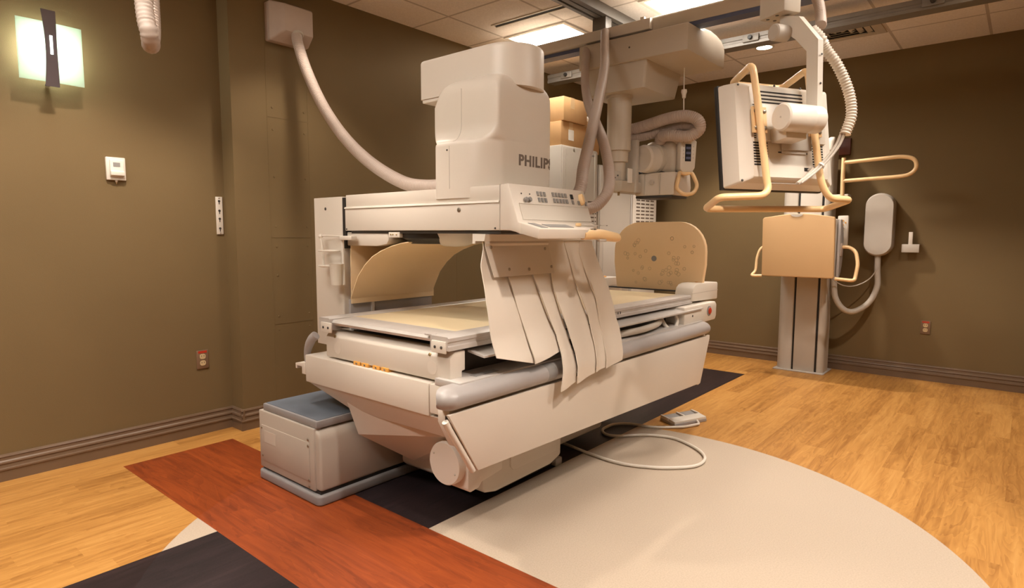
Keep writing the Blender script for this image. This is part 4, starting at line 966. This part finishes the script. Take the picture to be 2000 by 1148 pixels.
yf = 3.06; x0, x1 = 4.90, 6.05; zt = 1.90
obj('cabinet_body', box(x0, x1, yf+.012, YB-.01, .0, zt, .006), M['dusk'], t)
obj('cabinet_door', box(x0+.012, 5.48, yf, yf+.014, .06, zt-.012, .004), M['dusk'], t)
obj('door_edge', box(5.488, 5.512, yf-.004, yf+.012, .06, zt-.012, .003), M['alu'], t)
obj('louvre_panel', box(5.53, x1-.012, yf, yf+.014, .06, zt-.012, .004), M['white2'], t)
k = t
for q in range(17):
    for c in range(4):
        xa = 5.60+.10*c; obj('louvre_slot', box(xa, xa+.075, yf-.002, yf+.001, 1.24+.036*q, 1.254+.036*q), M['slit'], t)
obj('door_panel', box(4.97, 5.38, yf-.003, yf+.001, .62, 1.18, .002), M['dusk'], t)
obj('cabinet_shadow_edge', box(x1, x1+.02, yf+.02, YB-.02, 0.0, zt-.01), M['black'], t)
def carton(x0, x1, y0, y1, z0, z1, label, paper=None):
    t = thing('cardboard_box', label, 'box', ((x0+x1)/2, (y0+y1)/2, z0), 'cardboard boxes on the cabinet')
    k = obj('carton', box(x0, x1, y0, y1, z0, z1, .003), M['cardb'], t)
    xm = x0+(x1-x0)*.36
    bm = box(xm-.03, xm+.03, y0-.001, y1+.001, z1-.0005, z1+.0012); add_box(bm, xm-.03, xm+.03, y0-.0015, y0+.0005, z1-.09, z1+.0012)
    obj('tape_strip', bm, M['tape'], t, label='glossy tape strip')
    obj('top_flap', box(x0+.002, x1-.002, (y0+y1)/2-.002, (y0+y1)/2+.002, z1, z1+.0008), M['tape'], t)
    if paper: obj('shipping_label', box(*paper), M['paper'], t)
carton(4.33, 4.74, 3.10, 3.50, 2.017, 2.222, 'lower cardboard box with a white label on the cabinet', (4.44, 4.52, 3.097, 3.1005, 2.07, 2.16))
carton(4.34, 4.70, 3.08, 3.46, 2.225, 2.425, 'upper cardboard box stacked on the labelled one')
carton(4.80, 5.10, 3.20, 3.55, 2.017, 2.30, 'taller brown carton beside the stacked boxes')
t = thing('white_roll', 'white plastic tube lying on top of the brown carton', 'tube', (4.95, 3.3, 2.302))
obj('roll_body', cyl((4.80, 3.27, 2.335), (1, 0, 0), .033, .28, 20, .004), M['paper'], t)
obj('roll_core', cyl((4.799, 3.27, 2.335), (-1, 0, 0), .015, .002, 16), M['dark'], t)

# ------------------------------------------------------------------ foot switch on the floor
t = thing('foot_switch', 'flat white double foot pedal on the wood floor', 'foot switch', (3.83, 1.70, 0))
fb = [(3.745, 1.828), (3.66, 1.684), (3.927, 1.575), (4.009, 1.725)]
P0 = V((3.66, 1.684, 0)); e1 = V((.267, -.106, 0)); e2 = V((.085, .146, 0))
def fp(a, b, z): q_ = P0 + e1*a + e2*b; return V((q_.x, q_.y, z))
def fpad(a0, a1, b0, b1, z0, z1, zb=None, bev=.003):
    bm = NB(); zb = z1 if zb is None else zb
    add_loft(bm, [[fp(a0, b0, z0), fp(a1, b0, z0), fp(a1, b1, z0), fp(a0, b1, z0)], [fp(a0, b0, z1), fp(a1, b0, z1), fp(a1, b1, zb), fp(a0, b1, zb)]])
    if bev: bmesh.ops.bevel(bm, geom=list(bm.edges), offset=bev, segments=2, profile=.5, affect='EDGES')
    return bm
obj('switch_base', fpad(0, 1, 0, 1, 0, .020), M['greyb'], t)
obj('switch_top', fpad(.01, .99, .02, .48, .018, .034, .038), M['white2'], t)
for a in (.0, .48, .95): obj('switch_rib', fpad(a, a+.05, .45, .98, .018, .040), M['white2'], t)
for a in (.06, .54): obj('pedal', fpad(a, a+.40, .48, .97, .018, .026, .034), M['grey'], t, label='grey rocker pedal')
cp = [(3.85, 1.64), (3.862, 1.628), (3.81, 1.585), (3.773, 1.592), (3.681, 1.632), (3.60, 1.71), (3.54, 1.797), (3.511, 1.931), (3.435, 2.002), (3.35, 2.01), (3.284, 2.0), (3.225, 1.945), (3.239, 1.868), (3.37, 1.745), (3.43, 1.602), (3.387, 1.467), (3.304, 1.352), (3.207, 1.293), (3.09, 1.291), (2.99, 1.362), (2.908, 1.47), (2.852, 1.626), (2.869, 1.835), (2.905, 2.002), (2.92, 2.08)]
obj('switch_cable', sweep(resample(smooth([(x, y, .011 if i > 1 else .018) for i, (x, y) in enumerate(cp)], 8), .012), .0085, 10), M['white2'], t, label='pale cable looping across the floor')

# ------------------------------------------------------------------ world and colour
w = bpy.data.worlds.new('room_world'); S.world = w; w.use_nodes = True
w.node_tree.nodes['Background'].inputs[0].default_value = (1, .8, .6, 1); w.node_tree.nodes['Background'].inputs[1].default_value = 0.02
S.view_settings.view_transform = 'Standard'; S.view_settings.look = 'None'; S.view_settings.gamma = 1.0; S.view_settings.use_curve_mapping = False
S.view_settings.exposure = 0.66
